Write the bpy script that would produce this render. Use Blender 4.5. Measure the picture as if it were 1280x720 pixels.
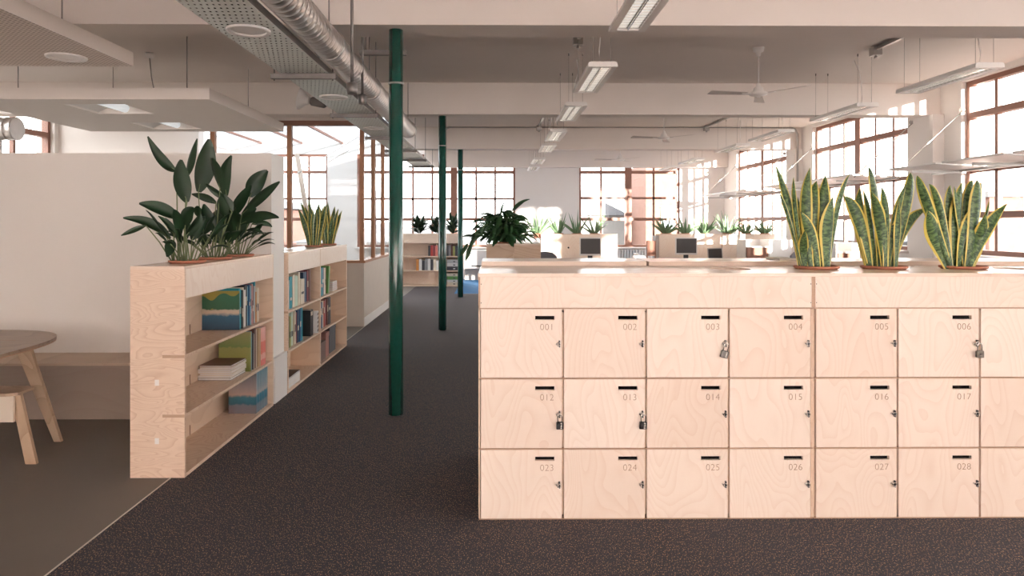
import bpy, bmesh, math, random
from mathutils import Vector, Matrix
R = math.radians
PI = math.pi
for o in list(bpy.data.objects): bpy.data.objects.remove(o)
scn = bpy.context.scene
COL = scn.collection

# ------------------------------------------------------------------ camera
F = 853.33; CX = 627.4; CY = 280.0; EYE = 1.5; YAW = R(0.5)
cam_d = bpy.data.cameras.new('camera'); cam = bpy.data.objects.new('camera', cam_d); COL.objects.link(cam)
cam_d.sensor_width = 36; cam_d.lens = 24
cam_d.shift_x = (640 - CX) / 1280; cam_d.shift_y = (CY - 360) / 1280
cam_d.clip_end = 400; cam_d.clip_start = 0.05
cam.location = (0, 0, EYE); cam.rotation_euler = (PI/2, 0, -YAW)
scn.camera = cam

def at(px, py, Y):
    """point of world depth Y that the photograph shows at px, py"""
    u = (px-CX)/F; v = (CY-py)/F; s, c = math.sin(YAW), math.cos(YAW)
    t = Y/(c-u*s)
    return Vector((t*(s+u*c), Y, EYE+t*v))

# ------------------------------------------------------------------ sky, sun, exposure
SKY = 5.0; SUN = 21.0; EXPO = 0.93
w = bpy.data.worlds.new('sky'); scn.world = w; w.use_nodes = True
bg = w.node_tree.nodes['Background']
bg.inputs[0].default_value = (1.0, 0.985, 0.975, 1); bg.inputs[1].default_value = SKY
sd = bpy.data.lights.new('sun', 'SUN'); sd.energy = SUN; sd.angle = R(1.0); sd.color = (1, 0.89, 0.81)
so = bpy.data.objects.new('sun', sd); COL.objects.link(so)
so.rotation_euler = Vector((-1, 2.1, -0.262)).to_track_quat('-Z', 'Y').to_euler()
so.location = (20, -30, 12)
scn.view_settings.view_transform = 'Standard'; scn.view_settings.look = 'None'
scn.view_settings.exposure = EXPO; scn.view_settings.gamma = 1; scn.view_settings.use_curve_mapping = False
try:
    scn.cycles.max_bounces = 10; scn.cycles.diffuse_bounces = 6; scn.cycles.transparent_max_bounces = 16
    scn.cycles.sample_clamp_indirect = 6; scn.cycles.caustics_reflective = False; scn.cycles.caustics_refractive = False
except Exception: pass

# ------------------------------------------------------------------ materials
MATS = {}
def newmat(name):
    m = bpy.data.materials.new(name); m.use_nodes = True
    nt = m.node_tree; b = nt.nodes['Principled BSDF']; MATS[name] = m
    return m, nt, b
def rgb(c): return (c[0], c[1], c[2], 1)
def mat(name, col, rough=0.6, metal=0.0, noise=0.06, scale=8, emit=None, es=0, coat=0, bump=0):
    if name in MATS: return MATS[name]
    m, nt, b = newmat(name); N = nt.nodes; L = nt.links
    b.inputs['Roughness'].default_value = rough; b.inputs['Metallic'].default_value = metal
    if coat: b.inputs['Coat Weight'].default_value = coat
    tc = N.new('ShaderNodeTexCoord'); nz = N.new('ShaderNodeTexNoise'); nz.inputs['Scale'].default_value = scale
    nz.inputs['Detail'].default_value = 4
    L.new(tc.outputs['Object'], nz.inputs['Vector'])
    mx = N.new('ShaderNodeMix'); mx.data_type = 'RGBA'
    mx.inputs[6].default_value = rgb([c*(1-noise) for c in col]); mx.inputs[7].default_value = rgb([min(1, c*(1+noise)) for c in col])
    L.new(nz.outputs['Fac'], mx.inputs[0]); L.new(mx.outputs[2], b.inputs['Base Color'])
    if bump:
        bp = N.new('ShaderNodeBump'); bp.inputs['Strength'].default_value = bump; bp.inputs['Distance'].default_value = 0.002
        L.new(nz.outputs['Fac'], bp.inputs['Height']); L.new(bp.outputs['Normal'], b.inputs['Normal'])
    if emit:
        b.inputs['Emission Color'].default_value = rgb(emit); b.inputs['Emission Strength'].default_value = es
    return m
def math_n(nt, op, a, b=None, v=None):
    n = nt.nodes.new('ShaderNodeMath'); n.operation = op
    if isinstance(a, (int, float)): n.inputs[0].default_value = a
    else: nt.links.new(a, n.inputs[0])
    if b is not None:
        if isinstance(b, (int, float)): n.inputs[1].default_value = b
        else: nt.links.new(b, n.inputs[1])
    return n.outputs[0]
def ply(name, light, dark, stretch=(1, 1, 0.3), rings=9, scale=2.4, contrast=1.0, rough=0.45):
    m, nt, b = newmat(name); N = nt.nodes; L = nt.links
    tc = N.new('ShaderNodeTexCoord'); oi = N.new('ShaderNodeObjectInfo')
    add = N.new('ShaderNodeVectorMath'); add.operation = 'MULTIPLY_ADD'
    comb = N.new('ShaderNodeCombineXYZ')
    for i, k in enumerate((17.0, 31.0, 23.0)): L.new(math_n(nt, 'MULTIPLY', oi.outputs['Random'], k), comb.inputs[i])
    add.inputs[1].default_value = stretch
    L.new(tc.outputs['Object'], add.inputs[0]); L.new(comb.outputs[0], add.inputs[2])
    nz = N.new('ShaderNodeTexNoise'); nz.inputs['Scale'].default_value = scale; nz.inputs['Detail'].default_value = 1.5
    nz.inputs['Roughness'].default_value = 0.45; nz.inputs['Distortion'].default_value = 0.35
    L.new(add.outputs[0], nz.inputs['Vector'])
    fr = math_n(nt, 'FRACT', math_n(nt, 'MULTIPLY', nz.outputs['Fac'], rings*2))
    ring = math_n(nt, 'POWER', fr, 3.0)
    fine = N.new('ShaderNodeTexNoise'); fine.inputs['Scale'].default_value = 60; L.new(add.outputs[0], fine.inputs['Vector'])
    big = N.new('ShaderNodeTexNoise'); big.inputs['Scale'].default_value = 1.7; L.new(add.outputs[0], big.inputs['Vector'])
    f = math_n(nt, 'MULTIPLY', ring, 0.55*contrast)
    f = math_n(nt, 'ADD', f, math_n(nt, 'MULTIPLY', fine.outputs['Fac'], 0.22*contrast))
    f = math_n(nt, 'ADD', f, math_n(nt, 'MULTIPLY', big.outputs['Fac'], 0.25))
    f = math_n(nt, 'ADD', f, math_n(nt, 'MULTIPLY', oi.outputs['Random'], 0.28))
    mx = N.new('ShaderNodeMix'); mx.data_type = 'RGBA'; mx.inputs[6].default_value = rgb(light); mx.inputs[7].default_value = rgb(dark)
    mx.clamp_factor = True
    L.new(f, mx.inputs[0]); L.new(mx.outputs[2], b.inputs['Base Color'])
    b.inputs['Roughness'].default_value = rough
    return m
PLY = ply('birch_ply', (0.93, 0.83, 0.73), (0.72, 0.53, 0.405), (1.5, 1.5, 0.6), 12, contrast=0.42)
PLYH = ply('birch_ply_cathedral', (0.86, 0.70, 0.56), (0.62, 0.43, 0.31), (0.8, 0.8, 2.6), 11, 3.2, 0.9)
PLYT = ply('birch_ply_top', (0.85, 0.71, 0.59), (0.66, 0.48, 0.36), (0.3, 0.8, 1), 6, contrast=0.5, rough=0.22)
PLYI = ply('birch_ply_inner', (0.82, 0.65, 0.50), (0.62, 0.44, 0.31), (0.3, 0.3, 1), 6, contrast=0.6)
EDGE = ply('ply_edge', (0.62, 0.42, 0.29), (0.40, 0.25, 0.16), (0.3, 0.3, 40), 6, 3)
PLYB = ply('bench_ply', (0.40, 0.32, 0.26), (0.33, 0.25, 0.20), (0.3, 0.3, 1), 6, contrast=.4)
WALL = mat('white_plaster', (0.82, 0.78, 0.745), 0.85, noise=0.02, scale=3, bump=0.1)
CEIL = mat('ceiling_paint', (0.80, 0.735, 0.685), 0.9, noise=0.03, scale=2)
RAFT = mat('acoustic_board', (0.82, 0.76, 0.71), 0.9, noise=0.02)
PART = mat('partition_paint', (0.80, 0.77, 0.73), 0.8, noise=0.03, scale=2)
WFRAME = mat('window_timber', (0.27, 0.13, 0.09), 0.5, noise=0.15)
TIMBER = mat('orange_pine', (0.40, 0.19, 0.10), 0.5, noise=0.2, scale=5)
WHITE = mat('white_enamel', (0.82, 0.79, 0.76), 0.4, noise=0.02)
GREYP = mat('grey_panel', (0.45, 0.42, 0.40), 0.7)
DARK = mat('black_plastic', (0.02, 0.02, 0.022), 0.4)
CHAIRM = mat('grey_shell', (0.16, 0.15, 0.16), 0.6)
STEEL = mat('galvanised_steel', (0.46, 0.44, 0.42), 0.38, 0.85, noise=0.15, scale=14)
DUCTM = mat('duct_steel', (0.50, 0.46, 0.43), 0.36, 0.9, noise=0.18, scale=10)
DSTEEL = mat('dull_strut', (0.22, 0.20, 0.19), 0.5, 0.6, noise=0.2, scale=20)
CHROME = mat('chrome', (0.75, 0.73, 0.70), 0.15, 1.0)
TERRA = mat('terracotta', (0.50, 0.20, 0.12), 0.75, noise=0.12, scale=20)
SOIL = mat('soil', (0.06, 0.035, 0.025), 0.95, noise=0.5, scale=60, bump=1)
LEAFD = mat('dark_leaf', (0.011, 0.038, 0.013), 0.42, noise=0.35, scale=9)
LEAFM = mat('mid_leaf', (0.055, 0.12, 0.045), 0.4, noise=0.35, scale=9)
LEAFP = mat('lily_leaf', (0.03, 0.085, 0.028), 0.4, noise=0.5, scale=6)
LEAFA = mat('aloe_leaf', (0.15, 0.25, 0.13), 0.5, noise=0.3, scale=20)
LEAFV = mat('rubber_leaf', (0.05, 0.085, 0.05), 0.35, noise=0.7, scale=16)
STEM = mat('stem', (0.16, 0.20, 0.09), 0.6)
CABLE = mat('cable', (0.30, 0.27, 0.25), 0.6)
GREEN = mat('green_gloss', (0.010, 0.085, 0.064), 0.14, noise=0.15, scale=45, coat=0.6, bump=1.0)
LAMP = mat('lamp_tube', (0.9, 0.88, 0.85), 0.4, emit=(1, 0.93, 0.86), es=0.45)
LAMPB = mat('recess_lamp', (0.9, 0.9, 0.9), 0.4, emit=(0.9, 0.97, 1.0), es=0.25)
SCREEN = mat('monitor_screen', (0.045, 0.042, 0.042), 0.35)
BLUEC = None
def glass(name, tint=(1, 1, 1), refl=0.07):
    m, nt, b = newmat(name); N = nt.nodes; L = nt.links
    N.remove(b); out = N['Material Output']
    t = N.new('ShaderNodeBsdfTransparent'); t.inputs[0].default_value = rgb(tint)
    g = N.new('ShaderNodeBsdfGlossy'); g.inputs['Roughness'].default_value = 0.02
    mx = N.new('ShaderNodeMixShader'); fz = N.new('ShaderNodeLayerWeight'); fz.inputs[0].default_value = 0.5
    k = math_n(nt, 'ADD', math_n(nt, 'MULTIPLY', math_n(nt, 'POWER', fz.outputs['Facing'], 5.0), 0.35), 0.02)
    L.new(k, mx.inputs[0]); L.new(t.outputs[0], mx.inputs[1]); L.new(g.outputs[0], mx.inputs[2])
    L.new(mx.outputs[0], out.inputs[0]); return m
GLASS = glass('window_glass', (0.97, 0.98, 0.98))
GLASSP = glass('partition_glass', (0.93, 0.95, 0.96))
def perforated(name, base, metal, rough, sx, sy, lx, ly):
    """sheet with staggered slots that are really see-through"""
    m, nt, b = newmat(name); N = nt.nodes; L = nt.links; out = N['Material Output']
    b.inputs['Base Color'].default_value = rgb(base); b.inputs['Metallic'].default_value = metal; b.inputs['Roughness'].default_value = rough
    nz = N.new('ShaderNodeTexNoise'); nz.inputs['Scale'].default_value = 6
    g = N.new('ShaderNodeNewGeometry'); sp = N.new('ShaderNodeSeparateXYZ'); L.new(g.outputs['Position'], sp.inputs[0])
    L.new(g.outputs['Position'], nz.inputs['Vector'])
    L.new(math_n(nt, 'ADD', math_n(nt, 'MULTIPLY', nz.outputs['Fac'], 0.25), rough-0.1), b.inputs['Roughness'])
    row = math_n(nt, 'DIVIDE', sp.outputs['Y'], sy); fl = math_n(nt, 'FLOOR', row)
    off = math_n(nt, 'MULTIPLY', math_n(nt, 'MODULO', fl, 2.0), 0.5)
    u = math_n(nt, 'FRACT', math_n(nt, 'ADD', math_n(nt, 'DIVIDE', sp.outputs['X'], sx), math_n(nt, 'ADD', off, 100.0)))
    v = math_n(nt, 'FRACT', row)
    du = math_n(nt, 'LESS_THAN', math_n(nt, 'ABSOLUTE', math_n(nt, 'SUBTRACT', u, 0.5)), lx/sx/2)
    dv = math_n(nt, 'LESS_THAN', math_n(nt, 'ABSOLUTE', math_n(nt, 'SUBTRACT', v, 0.5)), ly/sy/2)
    hole = math_n(nt, 'MULTIPLY', du, dv)
    t = N.new('ShaderNodeBsdfTransparent'); mx = N.new('ShaderNodeMixShader')
    L.new(hole, mx.inputs[0]); L.new(b.outputs[0], mx.inputs[1]); L.new(t.outputs[0], mx.inputs[2]); L.new(mx.outputs[0], out.inputs[0])
    return m
TRAYM = perforated('perforated_tray', (0.74, 0.78, 0.74), 0.5, 0.40, 0.034, 0.062, 0.013, 0.022)
def dotted(name, base, dark, sp_, r):
    m, nt, b = newmat(name); N = nt.nodes; L = nt.links
    g = N.new('ShaderNodeNewGeometry'); sp = N.new('ShaderNodeSeparateXYZ'); L.new(g.outputs['Position'], sp.inputs[0])
    u = math_n(nt, 'SUBTRACT', math_n(nt, 'FRACT', math_n(nt, 'DIVIDE', sp.outputs['X'], sp_)), 0.5)
    v = math_n(nt, 'SUBTRACT', math_n(nt, 'FRACT', math_n(nt, 'DIVIDE', sp.outputs['Y'], sp_)), 0.5)
    d = math_n(nt, 'ADD', math_n(nt, 'MULTIPLY', u, u), math_n(nt, 'MULTIPLY', v, v))
    h = math_n(nt, 'LESS_THAN', d, (r/sp_)**2)
    mx = N.new('ShaderNodeMix'); mx.data_type = 'RGBA'; mx.inputs[6].default_value = rgb(base); mx.inputs[7].default_value = rgb(dark)
    L.new(h, mx.inputs[0]); L.new(mx.outputs[2], b.inputs['Base Color']); b.inputs['Roughness'].default_value = 0.9
    return m
RAFTP = dotted('perforated_board', (0.78, 0.71, 0.65), (0.42, 0.36, 0.32), 0.032, 0.008)
def carpet(name, base, base2, speck, amt):
    m, nt, b = newmat(name); N = nt.nodes; L = nt.links
    g = N.new('ShaderNodeNewGeometry')
    mp = N.new('ShaderNodeMapping'); mp.inputs['Scale'].default_value = (300, 120, 1); L.new(g.outputs['Position'], mp.inputs[0])
    n1 = N.new('ShaderNodeTexNoise'); n1.inputs['Scale'].default_value = 1.0; n1.inputs['Detail'].default_value = 1; L.new(mp.outputs[0], n1.inputs['Vector'])
    mp2 = N.new('ShaderNodeMapping'); mp2.inputs['Scale'].default_value = (190, 70, 1); L.new(g.outputs['Position'], mp2.inputs[0])
    n2 = N.new('ShaderNodeTexNoise'); n2.inputs['Scale'].default_value = 1.3; n2.inputs['Detail'].default_value = 0; L.new(mp2.outputs[0], n2.inputs['Vector'])
    n3 = N.new('ShaderNodeTexNoise'); n3.inputs['Scale'].default_value = 1.5; L.new(g.outputs['Position'], n3.inputs['Vector'])
    rp = N.new('ShaderNodeMapRange'); rp.inputs[1].default_value = 0.35; rp.inputs[2].default_value = 0.65; L.new(n1.outputs['Fac'], rp.inputs[0])
    mx = N.new('ShaderNodeMix'); mx.data_type = 'RGBA'; mx.inputs[6].default_value = rgb(base); mx.inputs[7].default_value = rgb(base2)
    L.new(rp.outputs[0], mx.inputs[0])
    rs = N.new('ShaderNodeMapRange'); rs.inputs[1].default_value = 0.655; rs.inputs[2].default_value = 0.72; rs.inputs[4].default_value = amt
    L.new(n2.outputs['Fac'], rs.inputs[0])
    m2 = N.new('ShaderNodeMix'); m2.data_type = 'RGBA'; L.new(rs.outputs[0], m2.inputs[0]); L.new(mx.outputs[2], m2.inputs[6]); m2.inputs[7].default_value = rgb(speck)
    L.new(m2.outputs[2], b.inputs['Base Color']); b.inputs['Roughness'].default_value = 0.95
    bp = N.new('ShaderNodeBump'); bp.inputs['Strength'].default_value = 0.3; bp.inputs['Distance'].default_value = 0.002
    L.new(n1.outputs['Fac'], bp.inputs['Height']); L.new(bp.outputs[0], b.inputs['Normal'])
    return m
CARPET = carpet('carpet_brown', (0.019, 0.0185, 0.025), (0.066, 0.063, 0.078), (0.52, 0.33, 0.19), 0.9)
CARPETB = carpet('carpet_blue', (0.01, 0.09, 0.22), (0.02, 0.14, 0.32), (0.05, 0.2, 0.4), 0.4)
VINYL = mat('grey_linoleum', (0.165, 0.143, 0.122), 0.55, noise=0.12, scale=1.2)
# striped snake plant leaf: u across in UV.x, along in UV.y
def snake_mat():
    m, nt, b = newmat('snake_leaf'); N = nt.nodes; L = nt.links
    uv = N.new('ShaderNodeUVMap'); sp = N.new('ShaderNodeSeparateXYZ'); L.new(uv.outputs[0], sp.inputs[0])
    mp = N.new('ShaderNodeMapping'); mp.inputs['Scale'].default_value = (2.2, 30, 1); L.new(uv.outputs[0], mp.inputs[0])
    nz = N.new('ShaderNodeTexNoise'); nz.inputs['Scale'].default_value = 1.0; nz.inputs['Detail'].default_value = 3; nz.inputs['Distortion'].default_value = 1.2
    L.new(mp.outputs[0], nz.inputs['Vector'])
    rp = N.new('ShaderNodeMapRange'); rp.inputs[1].default_value = 0.42; rp.inputs[2].default_value = 0.60; L.new(nz.outputs['Fac'], rp.inputs[0])
    mx = N.new('ShaderNodeMix'); mx.data_type = 'RGBA'; mx.inputs[6].default_value = (0.022, 0.062, 0.020, 1); mx.inputs[7].default_value = (0.13, 0.22, 0.075, 1)
    L.new(rp.outputs[0], mx.inputs[0])
    e = math_n(nt, 'ABSOLUTE', math_n(nt, 'SUBTRACT', sp.outputs['X'], 0.5))
    ed = N.new('ShaderNodeMapRange'); ed.inputs[1].default_value = 0.355; ed.inputs[2].default_value = 0.385; L.new(e, ed.inputs[0])
    m2 = N.new('ShaderNodeMix'); m2.data_type = 'RGBA'; L.new(ed.outputs[0], m2.inputs[0]); L.new(mx.outputs[2], m2.inputs[6]); m2.inputs[7].default_value = (0.66, 0.53, 0.11, 1)
    L.new(m2.outputs[2], b.inputs['Base Color']); b.inputs['Roughness'].default_value = 0.4
    return m
SNAKE = snake_mat()

# ------------------------------------------------------------------ mesh helpers
BASE = {}
class MB:
    def __init__(s): s.bm = bmesh.new(); s.uv = None; s.smooth = False
    def box(s, x0, x1, y0, y1, z0, z1, M=None):
        c = [(x0,y0,z0),(x1,y0,z0),(x1,y1,z0),(x0,y1,z0),(x0,y0,z1),(x1,y0,z1),(x1,y1,z1),(x0,y1,z1)]
        v = [s.bm.verts.new((M @ Vector(p)) if M else p) for p in c]
        for f in ((0,3,2,1),(4,5,6,7),(0,1,5,4),(1,2,6,5),(2,3,7,6),(3,0,4,7)): s.bm.faces.new([v[i] for i in f])
        return s
    def prism(s, pts, axis, a, b, M=None):
        """pts: 2D outline in the plane normal to axis, swept from a to b"""
        def P(p, h):
            q = {'x': (h, p[0], p[1]), 'y': (p[0], h, p[1]), 'z': (p[0], p[1], h)}[axis]
            return (M @ Vector(q)) if M else Vector(q)
        v0 = [s.bm.verts.new(P(p, a)) for p in pts]; v1 = [s.bm.verts.new(P(p, b)) for p in pts]
        n = len(pts); fs = [s.bm.faces.new(v0), s.bm.faces.new(v1[::-1])]
        for i in range(n): fs.append(s.bm.faces.new((v0[i], v1[i], v1[(i+1)%n], v0[(i+1)%n])))
        return s
    def lathe(s, prof, c=(0,0,0), axis='z', n=24, cap=True, M=None):
        """prof: list of (radius, height)"""
        c = Vector(c); rings = []
        for r, h in prof:
            ring = []
            for i in range(n):
                a = 2*PI*i/n; u, v = r*math.cos(a), r*math.sin(a)
                p = {'z': Vector((u, v, h)), 'y': Vector((u, h, v)), 'x': Vector((h, u, v))}[axis] + c
                ring.append(s.bm.verts.new((M @ p) if M else p))
            rings.append(ring)
        for a, b in zip(rings, rings[1:]):
            for i in range(n):
                f = s.bm.faces.new((a[i], a[(i+1)%n], b[(i+1)%n], b[i])); f.smooth = True
        if cap:
            s.bm.faces.new(rings[0][::-1]); s.bm.faces.new(rings[-1])
        return s
    def tube(s, pts, r, n=8, closed=False):
        pts = [Vector(p) for p in pts]; rr = r if isinstance(r, (list, tuple)) else [r]*len(pts); rings = []
        up0 = None
        for i, p in enumerate(pts):
            a = pts[i-1] if (i > 0 or closed) else p; b = pts[(i+1) % len(pts)] if (i < len(pts)-1 or closed) else p
            t = (b-a).normalized()
            if up0 is None: up0 = Vector((0,0,1)) if abs(t.z) < 0.9 else Vector((1,0,0))
            x = t.cross(up0)
            if x.length < 1e-4: x = t.cross(Vector((0,1,0)))
            x.normalize(); y = t.cross(x).normalized(); up0 = -y if False else up0
            rings.append([s.bm.verts.new(p + rr[i]*(math.cos(2*PI*k/n)*x + math.sin(2*PI*k/n)*y)) for k in range(n)])
        pairs = list(zip(rings, rings[1:])) + ([(rings[-1], rings[0])] if closed else [])
        for a, b in pairs:
            for i in range(n):
                f = s.bm.faces.new((a[i], a[(i+1)%n], b[(i+1)%n], b[i])); f.smooth = True
        if not closed:
            s.bm.faces.new(rings[0][::-1]); s.bm.faces.new(rings[-1])
        return s
    def leaf(s, p0, p1, p2, width, side, prof, seg=10, fold=0.18, base=0.0, thick=0.0):
        """blade along a quadratic curve p0-p1-p2; side = direction across the blade"""
        if s.uv is None: s.uv = s.bm.loops.layers.uv.new('UVMap')
        p0, p1, p2 = Vector(p0), Vector(p1), Vector(p2); side = Vector(side).normalized(); rows = []
        for i in range(seg+1):
            t = i/seg; p = (1-t)**2*p0 + 2*t*(1-t)*p1 + t*t*p2
            d = (2*(1-t)*(p1-p0) + 2*t*(p2-p1)).normalized()
            x = (side - side.dot(d)*d).normalized(); nrm = d.cross(x).normalized()
            ww = width*prof(t)/2
            row = [(p + x*ww*k + nrm*ww*fold*(abs(k)**1.5)*2, (k+1)/2, t) for k in (-1, -0.5, 0, 0.5, 1)]
            rows.append([(s.bm.verts.new(q), u, v) for q, u, v in row])
        if thick:
            back = []
            for i, row in enumerate(rows):
                br = []
                for k, (vv, u, v) in enumerate(row):
                    t = i/seg; d = (2*(1-t)*(p1-p0) + 2*t*(p2-p1)).normalized(); x = (side - side.dot(d)*d).normalized(); nrm = d.cross(x).normalized()
                    th = thick*(1-abs(k-2)/2*0.9)*min(1, prof(t)*1.5)
                    br.append((s.bm.verts.new(vv.co - nrm*th), u, v))
                back.append(br)
            sheets = [rows, back]
        else: sheets = [rows]
        for sh in sheets:
            for a, b in zip(sh, sh[1:]):
                for i in range(4):
                    q = (a[i], a[i+1], b[i+1], b[i])
                    if sh is not rows: q = q[::-1]
                    try: f = s.bm.faces.new([z[0] for z in q])
                    except ValueError: continue
                    f.smooth = True
                    for lp, z in zip(f.loops, q): lp[s.uv].uv = (z[1], z[2])
        return s
    def build(s, name, m, parent=None, loc=None, bevel=0):
        me = bpy.data.meshes.new(name)
        off = BASE.get(parent.name, Vector((0,0,0))) if parent else Vector(loc if loc else (0,0,0))
        bmesh.ops.recalc_face_normals(s.bm, faces=s.bm.faces) if s.uv is None else None
        s.bm.transform(Matrix.Translation(-off)); s.bm.to_mesh(me); s.bm.free()
        o = bpy.data.objects.new(name, me); COL.objects.link(o); me.materials.append(m)
        if parent: o.parent = parent
        else: o.location = off
        BASE[o.name] = off
        if bevel:
            b = o.modifiers.new('bevel', 'BEVEL'); b.width = bevel; b.segments = 2; b.limit_method = 'ANGLE'
        return o
def tag(o, label, cat, group=None, kind=None):
    o['label'] = label; o['category'] = cat
    if group: o['group'] = group
    if kind: o['kind'] = kind
    return o
def empty(name, loc, label, cat, group=None, kind=None):
    o = bpy.data.objects.new(name, None); COL.objects.link(o); o.location = loc; o.empty_display_size = 0.1
    BASE[o.name] = Vector(loc); return tag(o, label, cat, group, kind)
def dup(root, loc, label, rotz=None, scale=None, group=None):
    def cp(o, par):
        c = o.copy(); COL.objects.link(c); c.parent = par; BASE[c.name] = Vector((0,0,0))
        for ch in [x for x in bpy.data.objects if x.parent == o and x != c]: cp(ch, c)
        return c
    r = cp(root, None); r.location = loc; r['label'] = label
    if rotz is not None: r.rotation_euler.z = rotz
    if scale is not None: r.scale = (scale,)*3
    if group: r['group'] = group
    return r
def struct(o, label, cat): return tag(o, label, cat, kind='structure')

def wall_boxes(mb, axis, c0, c1, a0, a1, z0, z1, holes):
    """wall of thickness c0..c1 with rectangular holes (a0,a1,z0,z1); axis = direction it runs along"""
    A = sorted({a0, a1, *[h[0] for h in holes], *[h[1] for h in holes]}); A = [a for a in A if a0 <= a <= a1]
    Z = sorted({z0, z1, *[h[2] for h in holes], *[h[3] for h in holes]}); Z = [z for z in Z if z0 <= z <= z1]
    for i in range(len(A)-1):
        run = None
        for j in range(len(Z)-1):
            am, zm = (A[i]+A[i+1])/2, (Z[j]+Z[j+1])/2
            if any(h[0] < am < h[1] and h[2] < zm < h[3] for h in holes): continue
            if axis == 'x': mb.box(A[i], A[i+1], c0, c1, Z[j], Z[j+1])
            else: mb.box(c0, c1, A[i], A[i+1], Z[j], Z[j+1])
WN = [0]
def window(axis, c, a0, a1, z0, z1, majors, minors, hz, label, inward, rails=()):
    """c: plane of the frame; majors/minors: positions along the wall; hz: heights of the bars"""
    WN[0] += 1; r = empty('window_%d' % WN[0], ((a0+a1)/2, c, z0) if axis == 'x' else (c, (a0+a1)/2, z0), label, 'window', kind='structure')
    def bx(mb, u0, u1, d0, d1, h0, h1):
        if axis == 'x': mb.box(u0, u1, c+d0, c+d1, h0, h1)
        else: mb.box(c+d0, c+d1, u0, u1, h0, h1)
    f = MB(); ft = 0.06
    bx(f, a0, a0+ft, -0.05, 0.05, z0, z1); bx(f, a1-ft, a1, -0.05, 0.05, z0, z1)
    bx(f, a0+ft, a1-ft, -0.05, 0.05, z0, z0+ft); bx(f, a0+ft, a1-ft, -0.05, 0.05, z1-ft, z1)
    for m_ in majors: bx(f, m_-0.09, m_+0.09, -0.06, 0.06, z0+ft, z1-ft)
    for h in rails: bx(f, a0+ft, a1-ft, -0.055, 0.055, h-0.04, h+0.04)
    f.build('window_frame', WFRAME, r)
    g = MB()
    for m_ in minors: bx(g, m_-0.027, m_+0.027, -0.03, 0.03, z0+ft, z1-ft)
    for h in hz: bx(g, a0+ft, a1-ft, -0.03, 0.03, h-0.03, h+0.03)
    g.build('glazing_bar', WFRAME, r)
    g = MB(); bx(g, a0+ft, a1-ft, 0.030, 0.034, z0+ft, z1-ft); g.build('glass_pane', GLASS, r)
    s_ = MB(); bx(s_, a0-0.03, a1+0.03, min(0, inward*0.26), max(0, inward*0.26), z0-0.045, z0-0.005); s_.build('window_sill', WHITE, r)
    return r

# ------------------------------------------------------------------ room shell
YF = 18.6; XR = 6.24; XL = -7.2; YB = -4.6; ZC = 3.47; ZB = 3.03; HEAD = 3.40; SILL = 0.87
XS = -1.92
struct(MB().box(XS, XR+.4, YB, 14.7, -0.1, 0).build('floor', CARPET), 'dark brown flecked carpet of the aisle and office floor', 'carpet floor')
struct(MB().box(XL-.4, XS, YB, 18.9, -0.1, 0).build('floor', VINYL), 'grey brown linoleum floor left of the aisle', 'linoleum floor')
struct(MB().box(XS, -0.9, 14.7, 18.9, -0.1, 0).build('floor', CARPET), 'brown carpet strip under the far bookcase', 'carpet floor')
struct(MB().box(-0.9, XR+.4, 14.7, 18.9, -0.1, 0).build('floor', CARPETB), 'bright blue carpet at the far end of the aisle', 'carpet floor')
struct(MB().box(XS-.003, XS+.003, YB, 12.8, 0, 0.004).build('trim_1', mat('floor_strip', (0.6, 0.55, 0.48), 0.4)), 'thin pale metal strip between carpet and linoleum', 'floor trim')
cl = MB(); cl.box(XS, XR+.4, YB, YF+.4, ZC, ZC+.3); cl.box(XL-.4, XS, YB, 10.0, ZC, ZC+.3); cl.box(XL-.4, -4.9, 10.0, 11.6, ZC, ZC+.3)
struct(cl.build('ceiling', CEIL), 'warm white flat ceiling between the deep beams', 'ceiling')
for i, (y0, y1, x0) in enumerate(((-3.4, -3.0, XL), (0.9, 1.25, XL), (5.25, 5.59, XL), (9.53, 9.81, XL), (13.9, 14.2, XS), (18.3, 18.6, XS))):
    where = ('behind the camera', 'nearest overhead behind the camera', 'nearest in view, over the front column', 'over the middle column', 'over the far column', 'against the far wall')[i]
    struct(MB().box(x0, XR, y0, y1, ZB, ZC).build('ceiling_beam', CEIL), 'deep plastered ceiling beam ' + where, 'beam')
sk = empty('window_20', (-3.4, 14.3, ZC), 'glazed rooflight over the meeting room', 'rooflight', kind='structure')
MB().box(XL-.3, XS, 10.02, YF+.3, ZC+.26, ZC+.27).build('glass_pane', glass('rooflight_glass', (0.5, 0.52, 0.54)), sk)
mb = MB()
for k in range(6): mb.box(XL-.3+k*1.1, XL-.25+k*1.1, 10.02, YF+.3, ZC+.20, ZC+.255)
mb.build('glazing_bar', WFRAME, sk)
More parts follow.
